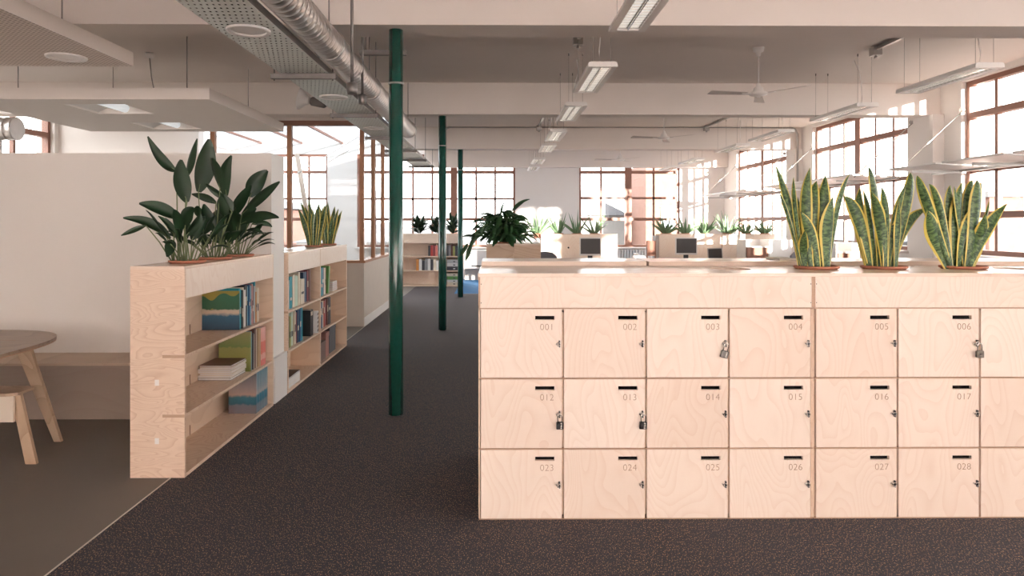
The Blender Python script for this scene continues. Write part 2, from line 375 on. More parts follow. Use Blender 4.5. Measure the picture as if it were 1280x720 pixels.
# right wall
RW = [(-2.6, 0.4), (1.7, 4.75), (6.0, 9.1), (10.3, 13.4), (14.55, 17.65)]
SR = 1.10
rw = MB(); wall_boxes(rw, 'y', XR, XR+.32, YB, YF+.4, -0.1, ZC+.3, [(a, b, SR, HEAD) for a, b in RW])
struct(rw.build('wall_right', WALL), 'white right wall with a row of tall timber windows', 'wall')
wl = ('behind the camera', 'just right of the camera', 'nearest window in view on the right wall', 'second window in view on the right wall', 'farthest window on the right wall')
for (a, b), s in zip(RW, wl):
    m_ = (a+b)/2; h = (b-a)/2
    window('y', XR+.12, a, b, SR, HEAD, [m_], [a+h/3, a+2*h/3, m_+h/3, m_+2*h/3], [2.21], 'brown timber framed window, ' + s, -1, rails=(1.62, 2.94))
for i, (y0, y1) in enumerate(((-3.4, -3.0), (0.8, 1.3), (5.15, 5.65), (9.45, 9.9), (13.85, 14.25))):
    s = ('behind the camera', 'beside the camera', 'at the front beam', 'under the middle beam', 'under the far beam')[i]
    struct(MB().box(6.08, XR, y0, y1, 0, ZB).build('wall_pier', WALL), 'white wall pier on the right ' + s, 'pier')
# far wall
p1a, p1b = at(446, 300, YF).x, at(644, 300, YF).x
p2a, p2b = at(724, 300, YF).x, at(850, 300, YF).x
p0a, p0b = at(300, 300, YF).x, at(409, 300, YF).x
fw = MB(); wall_boxes(fw, 'x', YF, YF+.32, XL-.4, XR+.32, -0.1, ZC+.3, [(p0a, p0b, SILL, HEAD), (p1a, p1b, SILL, HEAD), (p2a, p2b, SILL, HEAD)])
struct(fw.build('wall_far', WALL), 'white far end wall with three large windows', 'wall')
X = lambda px: at(px, 300, YF).x
window('x', YF+.12, p1a, p1b, SILL, HEAD, [X(490), X(567)], [X(468), X(515.6), X(540), X(595), X(619)], [2.19], 'wide brown framed window behind the green columns', -1, rails=(1.63, 2.92))
window('x', YF+.12, p2a, p2b, SILL, HEAD, [X(786)], [X(752), X(818)], [2.21], 'brown framed window on the far wall behind the desks', -1, rails=(1.63, 2.92))
window('x', YF+.12, p0a, p0b, SILL, HEAD, [X(340)], [X(385), X(320)], [2.19], 'far window seen through the glazed meeting room', -1, rails=(1.63, 2.92))
# left and back walls
lw = MB(); wall_boxes(lw, 'y', XL-.3, XL, YB, YF+.4, -0.1, ZC+.3, [(7.9, 11.2, SILL, HEAD)])
struct(lw.build('wall_left', WALL), 'white left wall beyond the meeting area', 'wall')
window('y', XL-.12, 7.9, 11.2, SILL, HEAD, [9.55], [8.6, 10.4], [2.2], 'window on the left wall above the white partition', 1, rails=(2.94,))
struct(MB().box(XL, -4.9, 11.3, 11.5, 0, ZC).build('wall_rear_left', WALL), 'plain wall at the rear of the meeting area', 'wall')
bw = MB(); bh = [(-6.0, -3.0, SILL, HEAD), (-1.6, 0.9, 0.45, HEAD), (1.2, 3.4, 0.3, HEAD), (3.7, 6.0, 0.3, HEAD)]  # large windows added out of view, sized to light the locker fronts
wall_boxes(bw, 'x', YB-.32, YB, XL-.4, XR+.32, -0.1, ZC+.3, bh)
struct(bw.build('wall_back', WALL), 'white wall behind the camera', 'wall')
for i, h in enumerate(bh):
    window('x', YB-.12, h[0], h[1], h[2], HEAD, [(h[0]+h[1])/2], [], [2.2], 'added unseen window behind the camera, ' + ('leftmost', 'second from left', 'third from left', 'rightmost')[i], 1, rails=(1.62, 2.94))
# translucent blinds added out of view to turn sun into soft front light
bm_, nt_, b_ = newmat('added_blind_fabric'); nt_.nodes.remove(b_)
tl = nt_.nodes.new('ShaderNodeBsdfTranslucent'); tl.inputs[0].default_value = (0.93, 0.90, 0.90, 1); df = nt_.nodes.new('ShaderNodeBsdfDiffuse'); df.inputs[0].default_value = (0.8, 0.75, 0.7, 1)
mx_ = nt_.nodes.new('ShaderNodeMixShader'); mx_.inputs[0].default_value = .12
nt_.links.new(tl.outputs[0], mx_.inputs[1]); nt_.links.new(df.outputs[0], mx_.inputs[2]); nt_.links.new(mx_.outputs[0], nt_.nodes['Material Output'].inputs[0])
for i, h in enumerate(bh):
    r = empty('added_blind', ((h[0]+h[1])/2, YB+.04, HEAD), 'added cream blind softening light behind the camera, ' + ('leftmost', 'second from left', 'third from left', 'rightmost')[i], 'blind', 'added light-softening blinds')
    MB().box(h[0]-.05, h[1]+.05, YB+.03, YB+.034, h[2], HEAD+.02).build('fabric', bm_, r); MB().lathe([(.03, h[0]-.06), (.03, h[1]+.06)], (0, YB+.05, HEAD+.05), 'x', 12).build('roller', WHITE, r)
r = empty('added_blind', (XR-.04, -1.1, HEAD), 'added cream blind softening sun on right wall behind the camera', 'blind', 'added light-softening blinds')
MB().box(XR-.034, XR-.03, -2.65, .45, SILL, HEAD+.02).build('fabric', bm_, r); MB().lathe([(.03, -2.66), (.03, .46)], (XR-.05, 0, HEAD+.05), 'y', 12).build('roller', WHITE, r)
# baseboards
struct(MB().box(XS, XR, YF-.02, YF, 0, .14).build('baseboard_far', WHITE), 'white baseboard along the far wall', 'baseboard')
struct(MB().box(XR-.02, XR, 14.3, YF-.02, 0, .14).build('baseboard_right', WHITE), 'white baseboard along the right wall', 'baseboard')

# ------------------------------------------------------------------ outside
def tower(name, x0, x1, y0, y1, h, m, label, roof=None, wins=None, base=-6):
    r = empty(name, ((x0+x1)/2, (y0+y1)/2, base), label, 'building')
    MB().box(x0, x1, y0, y1, base, h).build('wall', m, r)
    if roof:
        MB().prism([(x0-.4, h), (x1+.4, h), ((x0+x1)/2, h+roof)], 'y', y0-.3, y1+.3).build('roof', mat('slate', (0.085, 0.09, 0.10), 0.7), r)
    for (wx, wz) in (wins or []):
        f = MB().box(wx-.5, wx+.5, y0-.08, y0-.02, wz, wz+1.8).build('window', mat('outside_frame', (0.7, 0.7, 0.68), 0.6), r)
        MB().box(wx-.38, wx+.38, y0-.10, y0-.085, wz+.12, wz+1.68).build('pane', mat('outside_glass', (0.25, 0.28, 0.32), 0.2), f)
    return r
BRICK = mat('pale_brick', (0.15, 0.075, 0.055), 0.9, noise=0.3, scale=3)
STUCCO = mat('pale_render', (0.14, 0.135, 0.13), 0.9)
struct(MB().box(-90, 110, -60, 160, -6.3, -6).build('ground', mat('street', (0.14, 0.13, 0.12), 0.9)), 'pale street level far below outside the windows', 'ground')
tower('brick_building', 11.0, 17.0, 50, 58, 6.0, BRICK, 'red brick building seen through the far middle window', wins=[(12.6, 1.0), (14.2, 1.0), (15.6, 1.0)])
tower('gabled_building', 2.5, 10.4, 55, 62, 2.2, STUCCO, 'low grey gabled roof outside the far middle window', roof=2.2)
tower('terraced_building', -14, 0.5, 48, 56, 0.2, STUCCO, 'pale low building outside the far left window', roof=1.6)
tower('terraced_building', -24, -15, 46, 56, 2.6, BRICK, 'brick building outside the glazed meeting room window', roof=1.5)
ch = empty('brick_chimney', (26.5, 36, -6), 'brick chimney tower outside the nearest right window', 'chimney')
MB().box(25.6, 27.4, 35.2, 37, -6, 2.9).build('chimney_stack', BRICK, ch); MB().box(25.4, 27.6, 35.0, 37.2, 2.9, 3.2).build('chimney_cap', STUCCO, ch)
tower('terraced_building', 24, 36, 40, 56, 0.4, STUCCO, 'pale building outside the right windows', roof=1.6)

# ------------------------------------------------------------------ columns
for (px, py, Y, top, lab) in ((495, 520, 5.40, ZB, 'nearest green iron column in the aisle'), (553, 410, 9.7, ZB, 'middle green iron column in the aisle'), (575.5, 367, 14.05, ZB, 'farthest green iron column by the far bookcase')):
    x = at(px, 400, Y).x
    r = empty('iron_column', (x, Y, 0), 'glossy dark green round column, ' + lab, 'column', 'green iron columns')
    MB().lathe([(.058, 0), (.056, 1.0), (.055, top)], (x, Y, 0), n=32).build('shaft', GREEN, r)
    MB().lathe([(.0605, top-.43), (.0605, top-.415)], (x, Y, 0), n=32).build('collar', STEEL, r)

# ------------------------------------------------------------------ suspended rafts
def raft(name, x0, x1, y0, y1, z0, z1, holes, m, label):
    r = empty(name, ((x0+x1)/2, (y0+y1)/2, z0), label, 'ceiling raft', 'suspended ceiling rafts')
    mb = MB(); A = sorted({x0, x1, *[h[0] for h in holes], *[h[1] for h in holes]}); B = sorted({y0, y1, *[h[2] for h in holes], *[h[3] for h in holes]})
    for i in range(len(A)-1):
        for j in range(len(B)-1):
            if any(h[0] < (A[i]+A[i+1])/2 < h[1] and h[2] < (B[j]+B[j+1])/2 < h[3] for h in holes): continue
            mb.box(A[i], A[i+1], B[j], B[j+1], z0, z1)
    bmesh.ops.remove_doubles(mb.bm, verts=mb.bm.verts, dist=1e-5)
    mb.build('raft_panel', m, r)
    for sx in (x0+.45, x1-.35):
        for sy in (y0+.3, y1-.3):
            MB().tube([(sx, sy, z1), (sx, sy, ZC)], .005, 6).build('hanger_wire', CABLE, r)
    return r
rh = [(-4.33, -3.72, 6.87, 7.47), (-4.33, -3.72, 8.12, 8.67)]
raft('ceiling_raft', -5.25, -2.76, 6.6, 8.9, 2.70, 2.81, rh, RAFT, 'white suspended ceiling raft with two recessed square lights')
raft('ceiling_raft', -5.25, -2.76, 2.1, 5.22, 2.70, 2.805, [], RAFTP, 'perforated white ceiling raft at the upper left corner')
for i, h in enumerate(rh):
    r = empty('recessed_light', ((h[0]+h[1])/2, (h[2]+h[3])/2, 2.72), 'square recessed light in the white raft, ' + ('nearer', 'farther') + () if False else 'square recessed light in the white raft, ' + ('nearer one', 'farther one')[i], 'recessed light', 'recessed raft lights')
    x0, x1, y0, y1 = h[0]+.006, h[1]-.006, h[2]+.006, h[3]-.006
    hs = MB(); hs.box(x0, x1, y0, y1, 2.80, 2.83); hs.prism([(x0, 2.715), (x0, 2.80), (x0+.17, 2.80)], 'y', y0, y1); hs.prism([(x1, 2.715), (x1, 2.80), (x1-.17, 2.80)], 'y', y0, y1)
    hs.build('housing', WHITE, r)
    MB().lathe([(.045, y0+.02), (.045, y1-.02)], ((x0+x1)/2, 0, 2.755), 'y', 16).build('lamp_tube', LAMPB, r)
def downlight(x, y, z, label, rad=.13):
    r = empty('downlight', (x, y, z), label, 'downlight', 'round downlights')
    MB().lathe([(rad*.80, z-.001), (rad*.80, z-.010), (rad, z-.014), (rad*1.02, z-.001)], (x, y, 0), n=36, cap=False).build('trim_ring', WHITE, r)
    MB().lathe([(rad*.79, z-.003), (rad*.5, z-.001), (.001, z-.0005)], (x, y, 0), n=36).build('lens', mat('frosted_lens', (0.75, 0.72, 0.68), 0.3), r)
downlight(at(83, 72, 4.92).x, 4.92, 2.70, 'round downlight in the perforated raft at upper left')
q = at(187, 67, 7.9)
r = empty('ceiling_rose', (q.x, 7.9, ZC), 'small white cable rose on ceiling above the raft', 'ceiling rose')
MB().lathe([(.045, ZC), (.045, ZC-.05), (.03, ZC-.06)], (q.x, 7.9, 0), n=16).build('rose', WHITE, r)
MB().tube([(q.x, 7.9, ZC-.05), (q.x+.02, 7.9, 3.2), (q.x+.06, 7.9, 3.0), (q.x+.12, 7.9, 2.812)], .006, 6).build('cable', CABLE, r)

# ------------------------------------------------------------------ duct and cable tray
AX, AZ, DR = -1.225, 2.815, .11
r = empty('spiral_duct', (AX, 6, AZ), 'galvanised spiral air duct running above the cable tray', 'air duct')
prof = []; y = 1.6
while y < 9.55:
    prof += [(DR, y), (DR+.001, y+.035), (DR, y+.070), (DR-.007, y+.072), (DR-.007, y+.077), (DR, y+.079)]; y += .080
MB().lathe(prof, (AX, 0, AZ), 'y', 32, cap=False).build('duct_body', DUCTM, r)
MB().lathe([(DR-.014, y-.001), (DR-.014, 1.6)], (AX, 0, AZ), 'y', 32, cap=False).build('duct_lining', DSTEEL, r)
for yy in (3.4, 5.0, 6.6, 8.2, 9.5):
    MB().lathe([(DR+.004, yy), (DR+.010, yy+.003), (DR+.010, yy+.032), (DR+.004, yy+.035)], (AX, 0, AZ), 'y', 32).build('duct_clamp', STEEL, r)
    MB().tube([(AX, yy+.02, AZ+DR), (AX, yy+.02, ZB if 5.25 < yy < 5.6 else ZC)], .005, 6).build('hanger_rod', DSTEEL, r)
T0, T1, TZ = -1.72, -1.335, 2.70
r = empty('cable_tray', ((T0+T1)/2, 8, TZ), 'perforated galvanised cable tray hung beneath the duct', 'cable tray')
MB().box(T0, T1, 1.6, 14.6, TZ, TZ+.002).build('tray_bed', TRAYM, r)
mb = MB()
for k, (u, rr_) in enumerate(((.05, .012), (.085, .016), (.125, .013), (.165, .017), (.205, .013), (.24, .016), (.28, .012), (.32, .015))): mb.tube([(T0+u, 1.7, TZ+.003+rr_), (T0+u+.006, 8, TZ+.003+rr_), (T0+u, 14.5, TZ+.003+rr_)], rr_, 8)
mb.build('cable_bundle', DARK, r)
mb = MB(); mb.box(T0, T0+.003, 1.6, 14.6, TZ+.002, TZ+.05); mb.box(T1-.003, T1, 1.6, 14.6, TZ+.002, TZ+.05); mb.build('tray_flange', STEEL, r)
for yy in (5.45, 7.4, 9.35, 11.0, 12.6, 14.0):
    MB().box(T0-.07, T1+.06, yy-.02, yy+.02, TZ-.045, TZ-.005).build('strut', DSTEEL, r)
    for xx in (T0-.045, T1+.035):
        MB().tube([(xx, yy, TZ-.06), (xx, yy, ZB if 13.9 < yy < 14.2 or 5.25 < yy < 5.59 else ZC)], .005, 6).build('threaded_rod', DSTEEL, r)
for yy, s in ((4.23, 'nearest'), (6.44, 'second nearest'), (8.53, 'third nearest'), (10.6, 'farthest')):
    downlight((T0+T1)/2, yy, TZ-.001, 'round downlight in the underside of cable tray, ' + s)
# vertical conduits with junction boxes
for px, y0, y1, Y, s in ((440, 0, 108, 4.75, 'left'), (453, 50, 122, 5.75, 'right')):
    p = at(px, y1, Y); r = empty('conduit_drop', p, 'vertical steel conduit ending in a round box beside the duct, %s one' % s, 'conduit', 'conduit drops')
    MB().tube([p, (p.x, p.y, ZC)], .011, 10).build('conduit', DSTEEL, r)
    MB().lathe([(.02, .028), (.038, .02), (.038, -.03), (.03, -.055)], p, n=16).build('junction_box', DSTEEL, r)
r = empty('strut_channel', (-0.85, 6.2, 3.14), 'short steel channel hung just above the first column', 'strut')
mb = MB(); q0, q1 = at(450, 66, 5.8), at(508, 66, 5.8); mb.box(q0.x, q1.x, 5.78, 5.82, q0.z-.02, q0.z+.02); mb.build('channel', DSTEEL, r)
for xx in (q0.x+.05, q1.x-.03): MB().tube([(xx, 5.8, q0.z), (xx, 5.8, ZC)], .005, 6).build('threaded_rod', DSTEEL, r)
# spotlight behind the tray
q = at(388, 126, 7.6); r = empty('spotlight', q, 'white bell shaped projector lamp behind the cable tray', 'lamp')
M = Matrix.Translation(q) @ Matrix.Rotation(R(12), 4, 'Y')
MB().lathe([(.035, 0), (.05, .02), (.05, .16), (.035, .18)], axis='x', n=20, M=M).build('lamp_body', DSTEEL, r)
MB().lathe([(.045, -.01), (.06, -.05), (.12, -.11), (.125, -.12), (.11, -.115), (.03, -.03)], axis='x', n=24, M=M, cap=False).build('lamp_shade', WHITE, r)
MB().tube([q+Vector((.09, 0, .05)), (q.x+.09, q.y, ZC)], .012, 8).build('stem', DSTEEL, r)
# duct stub far left
q = at(-6, 161, 8.9); r = empty('spiral_duct', q, 'short silver duct end above partition at far left', 'air duct')
prof = []; x = -1.4
while x < .28: prof += [(.145, x), (.145, x+.07), (.151, x+.075), (.151, x+.082), (.145, x+.087)]; x += .1
MB().lathe(prof, q, 'x', 28).build('duct_body', DUCTM, r)
MB().lathe([(.075, -.42), (.075, -.12)], q, 'z', 20).build('duct_branch', WHITE, r)
# ceiling conduit along the far beam
r = empty('conduit_run', (2, 13.84, 3.42), 'thin grey conduit along far beam, bending down by right wall', 'conduit')
xa, xb = at(556, 170, 13.84).x, at(997, 170, 13.84).x; zc = at(700, 159, 13.84).z
pts = [(xa, 13.84, 3.05), (xa, 13.84, zc-.1), (xa+.03, 13.84, zc-.03), (xa+.1, 13.84, zc), (xb-.15, 13.84, zc), (xb-.05, 13.84, zc-.04), (xb, 13.84, zc-.14), (xb, 13.84, 2.25)]
MB().tube(pts, .022, 10).build('conduit', mat('conduit_grey', (0.42, 0.40, 0.38), 0.45, 0.4), r)

# ------------------------------------------------------------------ pendant lights
def pendant():
    r = empty('pendant_light', (0, 0, 2.85), '', 'pendant light', 'pendant strip lights')
    o = []
    for k in range(9): a = PI/2 + PI*k/8; o.append((-.105+.022*math.cos(a), 2.876+.022*math.sin(a)))
    for k in range(9): a = -PI/2 + PI*k/8; o.append((.105+.022*math.cos(a), 2.876+.022*math.sin(a)))
    top = [p for p in o]
    mb = MB()
    mb.prism([(-.127, 2.872), (-.120, 2.892), (-.105, 2.898), (.105, 2.898), (.120, 2.892), (.127, 2.872)], 'y', -.59, .59)
    mb.box(-.127, -.078, -.59, .59, 2.852, 2.8719); mb.box(.078, .127, -.59, .59, 2.852, 2.8719)
    mb.box(-.078, .078, -.59, -.55, 2.852, 2.8719); mb.box(-.078, .078, .55, .59, 2.852, 2.8719)
    mb.build('housing', WHITE, r)
    mb = MB(); mb.box(-.004, .004, -.55, .55, 2.853, 2.8718)
    for k in range(19): yy = -.5+k*1.0/18; mb.box(-.077, .077, yy-.002, yy+.002, 2.855, 2.868)
    mb.build('louvre', CHROME, r)
    mb = MB(); mb.box(-.07, -.012, -.54, .54, 2.8685, 2.8715); mb.box(.012, .07, -.54, .54, 2.8685, 2.8715); mb.build('lamp_tube', LAMP, r)
    for yy in (-.52, .52):
        for xx in (-.08, .08):
            MB().tube([(xx, yy, 2.898), (xx, yy, ZC)], .0018, 5).build('hanger_wire', CABLE, r)
            MB().lathe([(.006, ZC-.03), (.006, ZC)], (xx, yy, 0), n=8).build('wire_anchor', DSTEEL, r)
    pts = [(0, -.45, 2.898), (-.02, -.5, 3.0), (.0, -.44, 3.15), (.06, -.30, 3.3), (.05, -.2, ZC)]
    MB().tube(pts, .005, 6).build('cable', WHITE, r)
    return r
ys = [3.62, 5.86, 7.80, 10.0, 11.75, 14.3, 16.2]; nm = ['nearest', 'second', 'third', 'fourth', 'fifth', 'sixth', 'farthest']
P0 = pendant(); first = True
for X0, row, offs in ((.92, 'central row above the aisle', 0), (4.27, 'right hand row near the windows', 0)):
    for k, yv in enumerate(ys):
        if X0 > 4 and k == 0: continue
        lab = 'slim white pendant strip light, %s in the %s' % (nm[k] if not (X0 > 4 and k == 1) else 'nearest visible', row)
        loc = (X0, yv+.59, 2.85)
        if first: P0.location = loc; P0['label'] = lab; first = False
        else: dup(P0, loc, lab)
# unistrut rails feeding the pendants
for (x, y0, y1, s) in ((.86, 5.7, 7.1, 'above the second central pendant'), (4.22, 6.0, 7.5, 'above the nearest right pendant'), (.86, 12.0, 13.6, 'far along the central pendant row'), (4.22, 12.2, 13.6, 'far along the right pendant row')):
    r = empty('lighting_rail', (x, y0, ZC), 'grey metal conduit rail on the ceiling ' + s, 'rail', 'lighting rails')
    MB().box(x-.02, x+.02, y0, y1, ZC-.045, ZC-.005).build('channel', STEEL, r)
    MB().box(x-.05, x+.05, y1, y1+.1, ZC-.10, ZC-.005).build('junction_box', STEEL, r, bevel=.006)
    MB().lathe([(.02, -.03), (.014, 0)], (x, y1+.05, ZC-.10), n=10).build('gland', STEEL, r)

# ------------------------------------------------------------------ ceiling fans
def fan():
    r = empty('ceiling_fan', (0, 0, ZC), '', 'ceiling fan', 'white ceiling fans')
    MB().lathe([(.062, ZC), (.055, ZC-.045), (.028, ZC-.055), (.020, ZC-.10)], n=24).build('canopy', WHITE, r)
    MB().lathe([(.008, ZC-.10), (.008, 3.06)], n=12).build('rod', WHITE, r)
    MB().lathe([(.008, 3.075), (.022, 3.06), (.028, 3.03), (.05, 3.02), (.055, 2.985), (.09, 2.965), (.095, 2.94), (.03, 2.925)], n=28).build('motor', WHITE, r)
    for k in range(3):
        M = Matrix.Rotation(R(68 + 120*k), 4, 'Z') @ Matrix.Translation((0, 0, 2.955)) @ Matrix.Rotation(R(9), 4, 'X')
        mb = MB(); mb.prism([(.14, -.042), (.56, -.062), (.58, -.055), (.58, .055), (.56, .062), (.14, .042)], 'z', -.003, .003, M)
        b = mb.build('blade', mat('fan_blade', (0.62, 0.56, 0.52), 0.45), r)
        MB().box(.07, .2, -.018, .018, -.010, -.004, M).build('blade_bracket', WHITE, b)
    return r
fn = fan(); fl = ['white three blade ceiling fan, nearest of the three', 'white three blade ceiling fan, middle of the three', 'white three blade ceiling fan, farthest, before the window']
for k, (px, py, Y) in enumerate(((948, 118, 7.6), (830, 172, 11.5), (775.5, 199, 15.4))):
    x = at(px, py, Y).x
    if k == 0: fn.location = (x, Y, ZC); fn['label'] = fl[0]
    else: dup(fn, (x, Y, ZC), fl[k], rotz=R((0, 4, -8)[k]))

# ------------------------------------------------------------------ light shelves on the right wall
for bi, (a, b) in enumerate(((5.9, 9.2), (10.0, 13.5), (14.5, 17.8))):
    s = ('nearest', 'middle', 'farthest')[bi]
    r = empty('light_shelf', (5.7, (a+b)/2, 2.2), 'white suspended reflector shelf across the %s right window' % s, 'light shelf', 'window light shelves')
    MB().box(5.90, 5.94, a, b, 2.16, 2.20).build('rail', STEEL, r)
    n = 3; L = (b-a)/n
    for k in range(n):
        y0 = a+k*L+.06; y1 = y0+L-.12
        M = Matrix.Translation((5.6, 0, 2.215)) @ Matrix.Rotation(R(3), 4, 'Y')
        MB().box(-.32, .32, y0, y1, -.012, .012, M).build('reflector_panel', WHITE, r, bevel=.004)
        MB().box(5.3, 5.98, (y0+y1)/2-.012, (y0+y1)/2+.012, 2.15, 2.185).build('bracket', STEEL, r)
    for yy in (a+.15, b-.15):
        MB().tube([(5.35, yy, 2.2), (XR if not (9.4<yy<9.95) else 6.08, yy, 3.02)], .007, 6).build('tie_rod', CHROME, r)
        MB().lathe([(.028, -.05), (.028, 0)], (XR, yy, 3.02), 'x', 14).build('rod_anchor', STEEL, r)

# ------------------------------------------------------------------ boards with round holes
def plate(mb, x0, x1, y0, y1, z0, z1, holes, axis='x', rad=.112):
    """board with round holes set along axis; holes = centres along it; hole centre across = given"""
    def V(a, b, z): return (a, b, z) if axis == 'x' else (b, a, z)
    a0, a1, b0, b1 = (x0, x1, y0, y1) if axis == 'x' else (y0, y1, x0, x1)
    cur = a0
    for (h, cb) in sorted(holes):
        s0, s1 = h-rad-.02, h+rad+.02
        if s0 > cur: 
            if axis == 'x': mb.box(cur, s0, b0, b1, z0, z1)
            else: mb.box(b0, b1, cur, s0, z0, z1)
        n = 40; ang = [2*PI*i/n for i in range(n)]
        for cx_, cy_ in ((s0, b0), (s1, b0), (s0, b1), (s1, b1)):
            a = math.atan2(cy_-cb, cx_-h) % (2*PI); i = min(range(n), key=lambda q: abs(ang[q]-a)); ang[i] = a
        R1 = []; R2 = []; R3 = []; R4 = []
        for a in ang:
            c, s = math.cos(a), math.sin(a); t = 1e9
            if c > 1e-6: t = min(t, (s1-h)/c)
            if c < -1e-6: t = min(t, (s0-h)/c)
            if s > 1e-6: t = min(t, (b1-cb)/s)
            if s < -1e-6: t = min(t, (b0-cb)/s)
            for L, (ra, z) in zip((R1, R2, R3, R4), ((rad, z0), (rad, z1), (t, z1), (t, z0))):
                L.append(mb.bm.verts.new(V(h+ra*c, cb+ra*s, z)))
        for A, B in ((R1, R2), (R2, R3), (R3, R4), (R4, R1)):
            for i in range(n): mb.bm.faces.new((A[i], A[(i+1) % n], B[(i+1) % n], B[i]))
        cur = s1
    if axis == 'x': mb.box(cur, a1, b0, b1, z0, z1)
    else: mb.box(b0, b1, cur, a1, z0, z1)
    return mb

# ------------------------------------------------------------------ lockers
LY = 3.46; PIT = .4218; ROW = .357
def text_mesh(txt, size, loc, parent):
    cu = bpy.data.curves.new('number', 'FONT'); cu.body = txt; cu.size = size; cu.align_x = 'RIGHT'; cu.extrude = .0006; cu.space_character = 1.05; cu.offset = -.0008
    t = bpy.data.objects.new('tmp', cu); COL.objects.link(t); bpy.context.view_layer.update()
    me = bpy.data.meshes.new_from_object(t.evaluated_get(bpy.context.evaluated_depsgraph_get())); bpy.data.objects.remove(t)
    me.transform(Matrix.Translation(Vector(loc)-BASE[parent.name]) @ Matrix.Rotation(PI/2, 4, 'X'))
    o = bpy.data.objects.new('number', me); COL.objects.link(o); me.materials.append(mat('engraving', (0.42, 0.27, 0.18), 0.8)); o.parent = parent; BASE[o.name] = BASE[parent.name]
    return o
HASPS = {}
def locker(x0, cols, first, holes, label):
    wd = cols*PIT+.018; x1 = x0+wd; yb = LY+.60
    r = empty('locker_unit', ((x0+x1)/2, LY+.3, 0), label, 'lockers', 'plywood locker units')
    mb = MB()
    mb.box(x0, x0+.009, LY+.012, yb, .004, 1.232); mb.box(x1-.009, x1, LY+.012, yb, .004, 1.232)
    for i in range(1, cols): mb.box(x0+i*PIT, x0+i*PIT+.018, LY+.022, yb-.01, .018, 1.05)
    mb.box(x0+.009, x1-.009, yb-.01, yb, .018, 1.232)
    mb.box(x0+.009, x1-.009, LY+.022, yb-.01, 1.06, 1.075)
    mb.build('carcass', PLYI, r)
    mb = MB()
    for k in range(0, 4):
        z = .001+k*ROW if k < 3 else 1.070
        mb.box(x0+.002, x1-.002, LY+.003, LY+.30, max(0, z-.0035), z+.003)
    mb.build('shelf_edge', EDGE, r)
    MB().box(x0+.009, x1-.009, LY, LY+.018, 1.0745, 1.2315).build('fascia', PLY, r, bevel=.001)
    mb = MB(); mb.box(x0, x0+.008, LY-.001, LY+.018, 1.0745, 1.2315); mb.box(x1-.008, x1, LY-.001, LY+.018, 1.0745, 1.2315)
    mb.build('side_edge', EDGE, r)
    mb = MB(); 
    for xx in (x0+.014, x1-.014):
        for zz in (1.10, 1.195): mb.lathe([(.0025, LY-.001), (.0025, LY+.004)], (xx, 0, zz), 'y', 8)
    mb.build('screw_hole', DARK, r)
    plate(MB(), x0-.001, x1, LY-.004, yb+.02, 1.232, 1.25, holes, 'x').build('worktop', PLYT, r)
    for rw in range(3):
        z0 = .007 + (2-rw)*ROW; z1 = z0+.347
        for c in range(cols):
            a = x0+.0125+c*PIT; b = a+.4105; y0, y1 = LY, LY+.018
            s1 = b-.037; s0 = s1-.098; t1 = z1-.034; t0 = t1-.020
            mb = MB(); mb.box(a, s0, y0, y1, z0, z1); mb.box(s1, b, y0, y1, z0, z1); mb.box(s0, s1, y0, y1, t1, z1); mb.box(s0, s1, y0, y1, z0, t0)
            bmesh.ops.remove_doubles(mb.bm, verts=mb.bm.verts, dist=1e-5)
            d = mb.build('door', PLY, r)
            MB().box(s0-.01, s1+.01, y1+.001, y1+.05, t0-.01, t1+.01).build('slot_shade', mat('slot_shade_black', (0.003, 0.002, 0.002), 1.0), d)  # black block stands in for the shade inside the slot
            text_mesh('%03d' % (first+11*rw+c), .047, (s1-.002, LY-.0004, t0-.052), d)
            hz = z0+.172
            h = MB(); h.box(b-.016, b-.009, LY-.014, LY, hz-.017, hz+.017); h.build('hasp', DARK, d, bevel=.002)
            k = MB(); k.tube([(b-.018+.009*math.cos(t*PI/6), LY-.018+.0*t, hz+.009*math.sin(t*PI/6)) for t in range(12)], .0018, 6, closed=True)
            k.lathe([(.004, LY-.012), (.004, LY)], (b-.026, 0, hz), 'y', 8)
            k.build('hasp_ring', CHROME, d)
            HASPS[(first+11*rw+c)] = (b-.012, LY-.016, hz)
    return r
XP1, XP2, XP3 = [at(p, 332, 3.85).x for p in (1015, 1098.5, 1196.5)]
HX = [at(912, 332, 3.8).x, at(1271, 332, 3.8).x]
X0 = at(598, 500, LY).x; X1 = X0+4*PIT+.018; X2 = X1+4*PIT+.018+.002
YP = 3.80
locker(X0, 4, 1, [(HX[0], YP)], 'left plywood locker bank, three rows of doors from 001 to 026')
locker(X1+.001, 4, 5, [(XP1, YP), (XP2, YP), (XP3, YP), (HX[1], YP)], 'right plywood locker bank under the three large snake plants')
def padlock(no, lean, combo, m, label):
    x, y, z = HASPS[no]
    r = empty('padlock', (x, y, z), label, 'padlock', 'padlocks on the lockers')
    M = Matrix.Translation((x, y-.008, z)) @ Matrix.Rotation(R(lean), 4, 'Y')
    pts = [(-.011, 0, -.036)] + [(.011*math.cos(PI-k*PI/8), 0, -.010+.013*math.sin(k*PI/8)) for k in range(9)] + [(.011, 0, -.036)]
    MB().tube([M @ Vector(p) for p in pts], .0027, 8).build('shackle', CHROME, r)
    MB().box(-.018, .018, -.008, .008, -.070, -.034, M).build('lock_body', m, r, bevel=.003)
    mb = MB()
    for k in range(4 if combo else 1):
        if combo: mb.lathe([(.0, -.012), (.0055, -.011), (.0055, -.004), (.0, -.003)], (.006, 0, -.0405-.0078*k), 'y', 10, M=M, cap=False)
        else: mb.lathe([(.006, -.0095), (.006, -.007)], (0, 0, -.052), 'y', 12, M=M)
    mb.build('dial' if combo else 'key_plate', CHROME, r)
padlock(3, 14, True, mat('grey_lock', (0.16, 0.15, 0.14), 0.4, 0.6), 'grey combination padlock hanging tilted on locker 003')
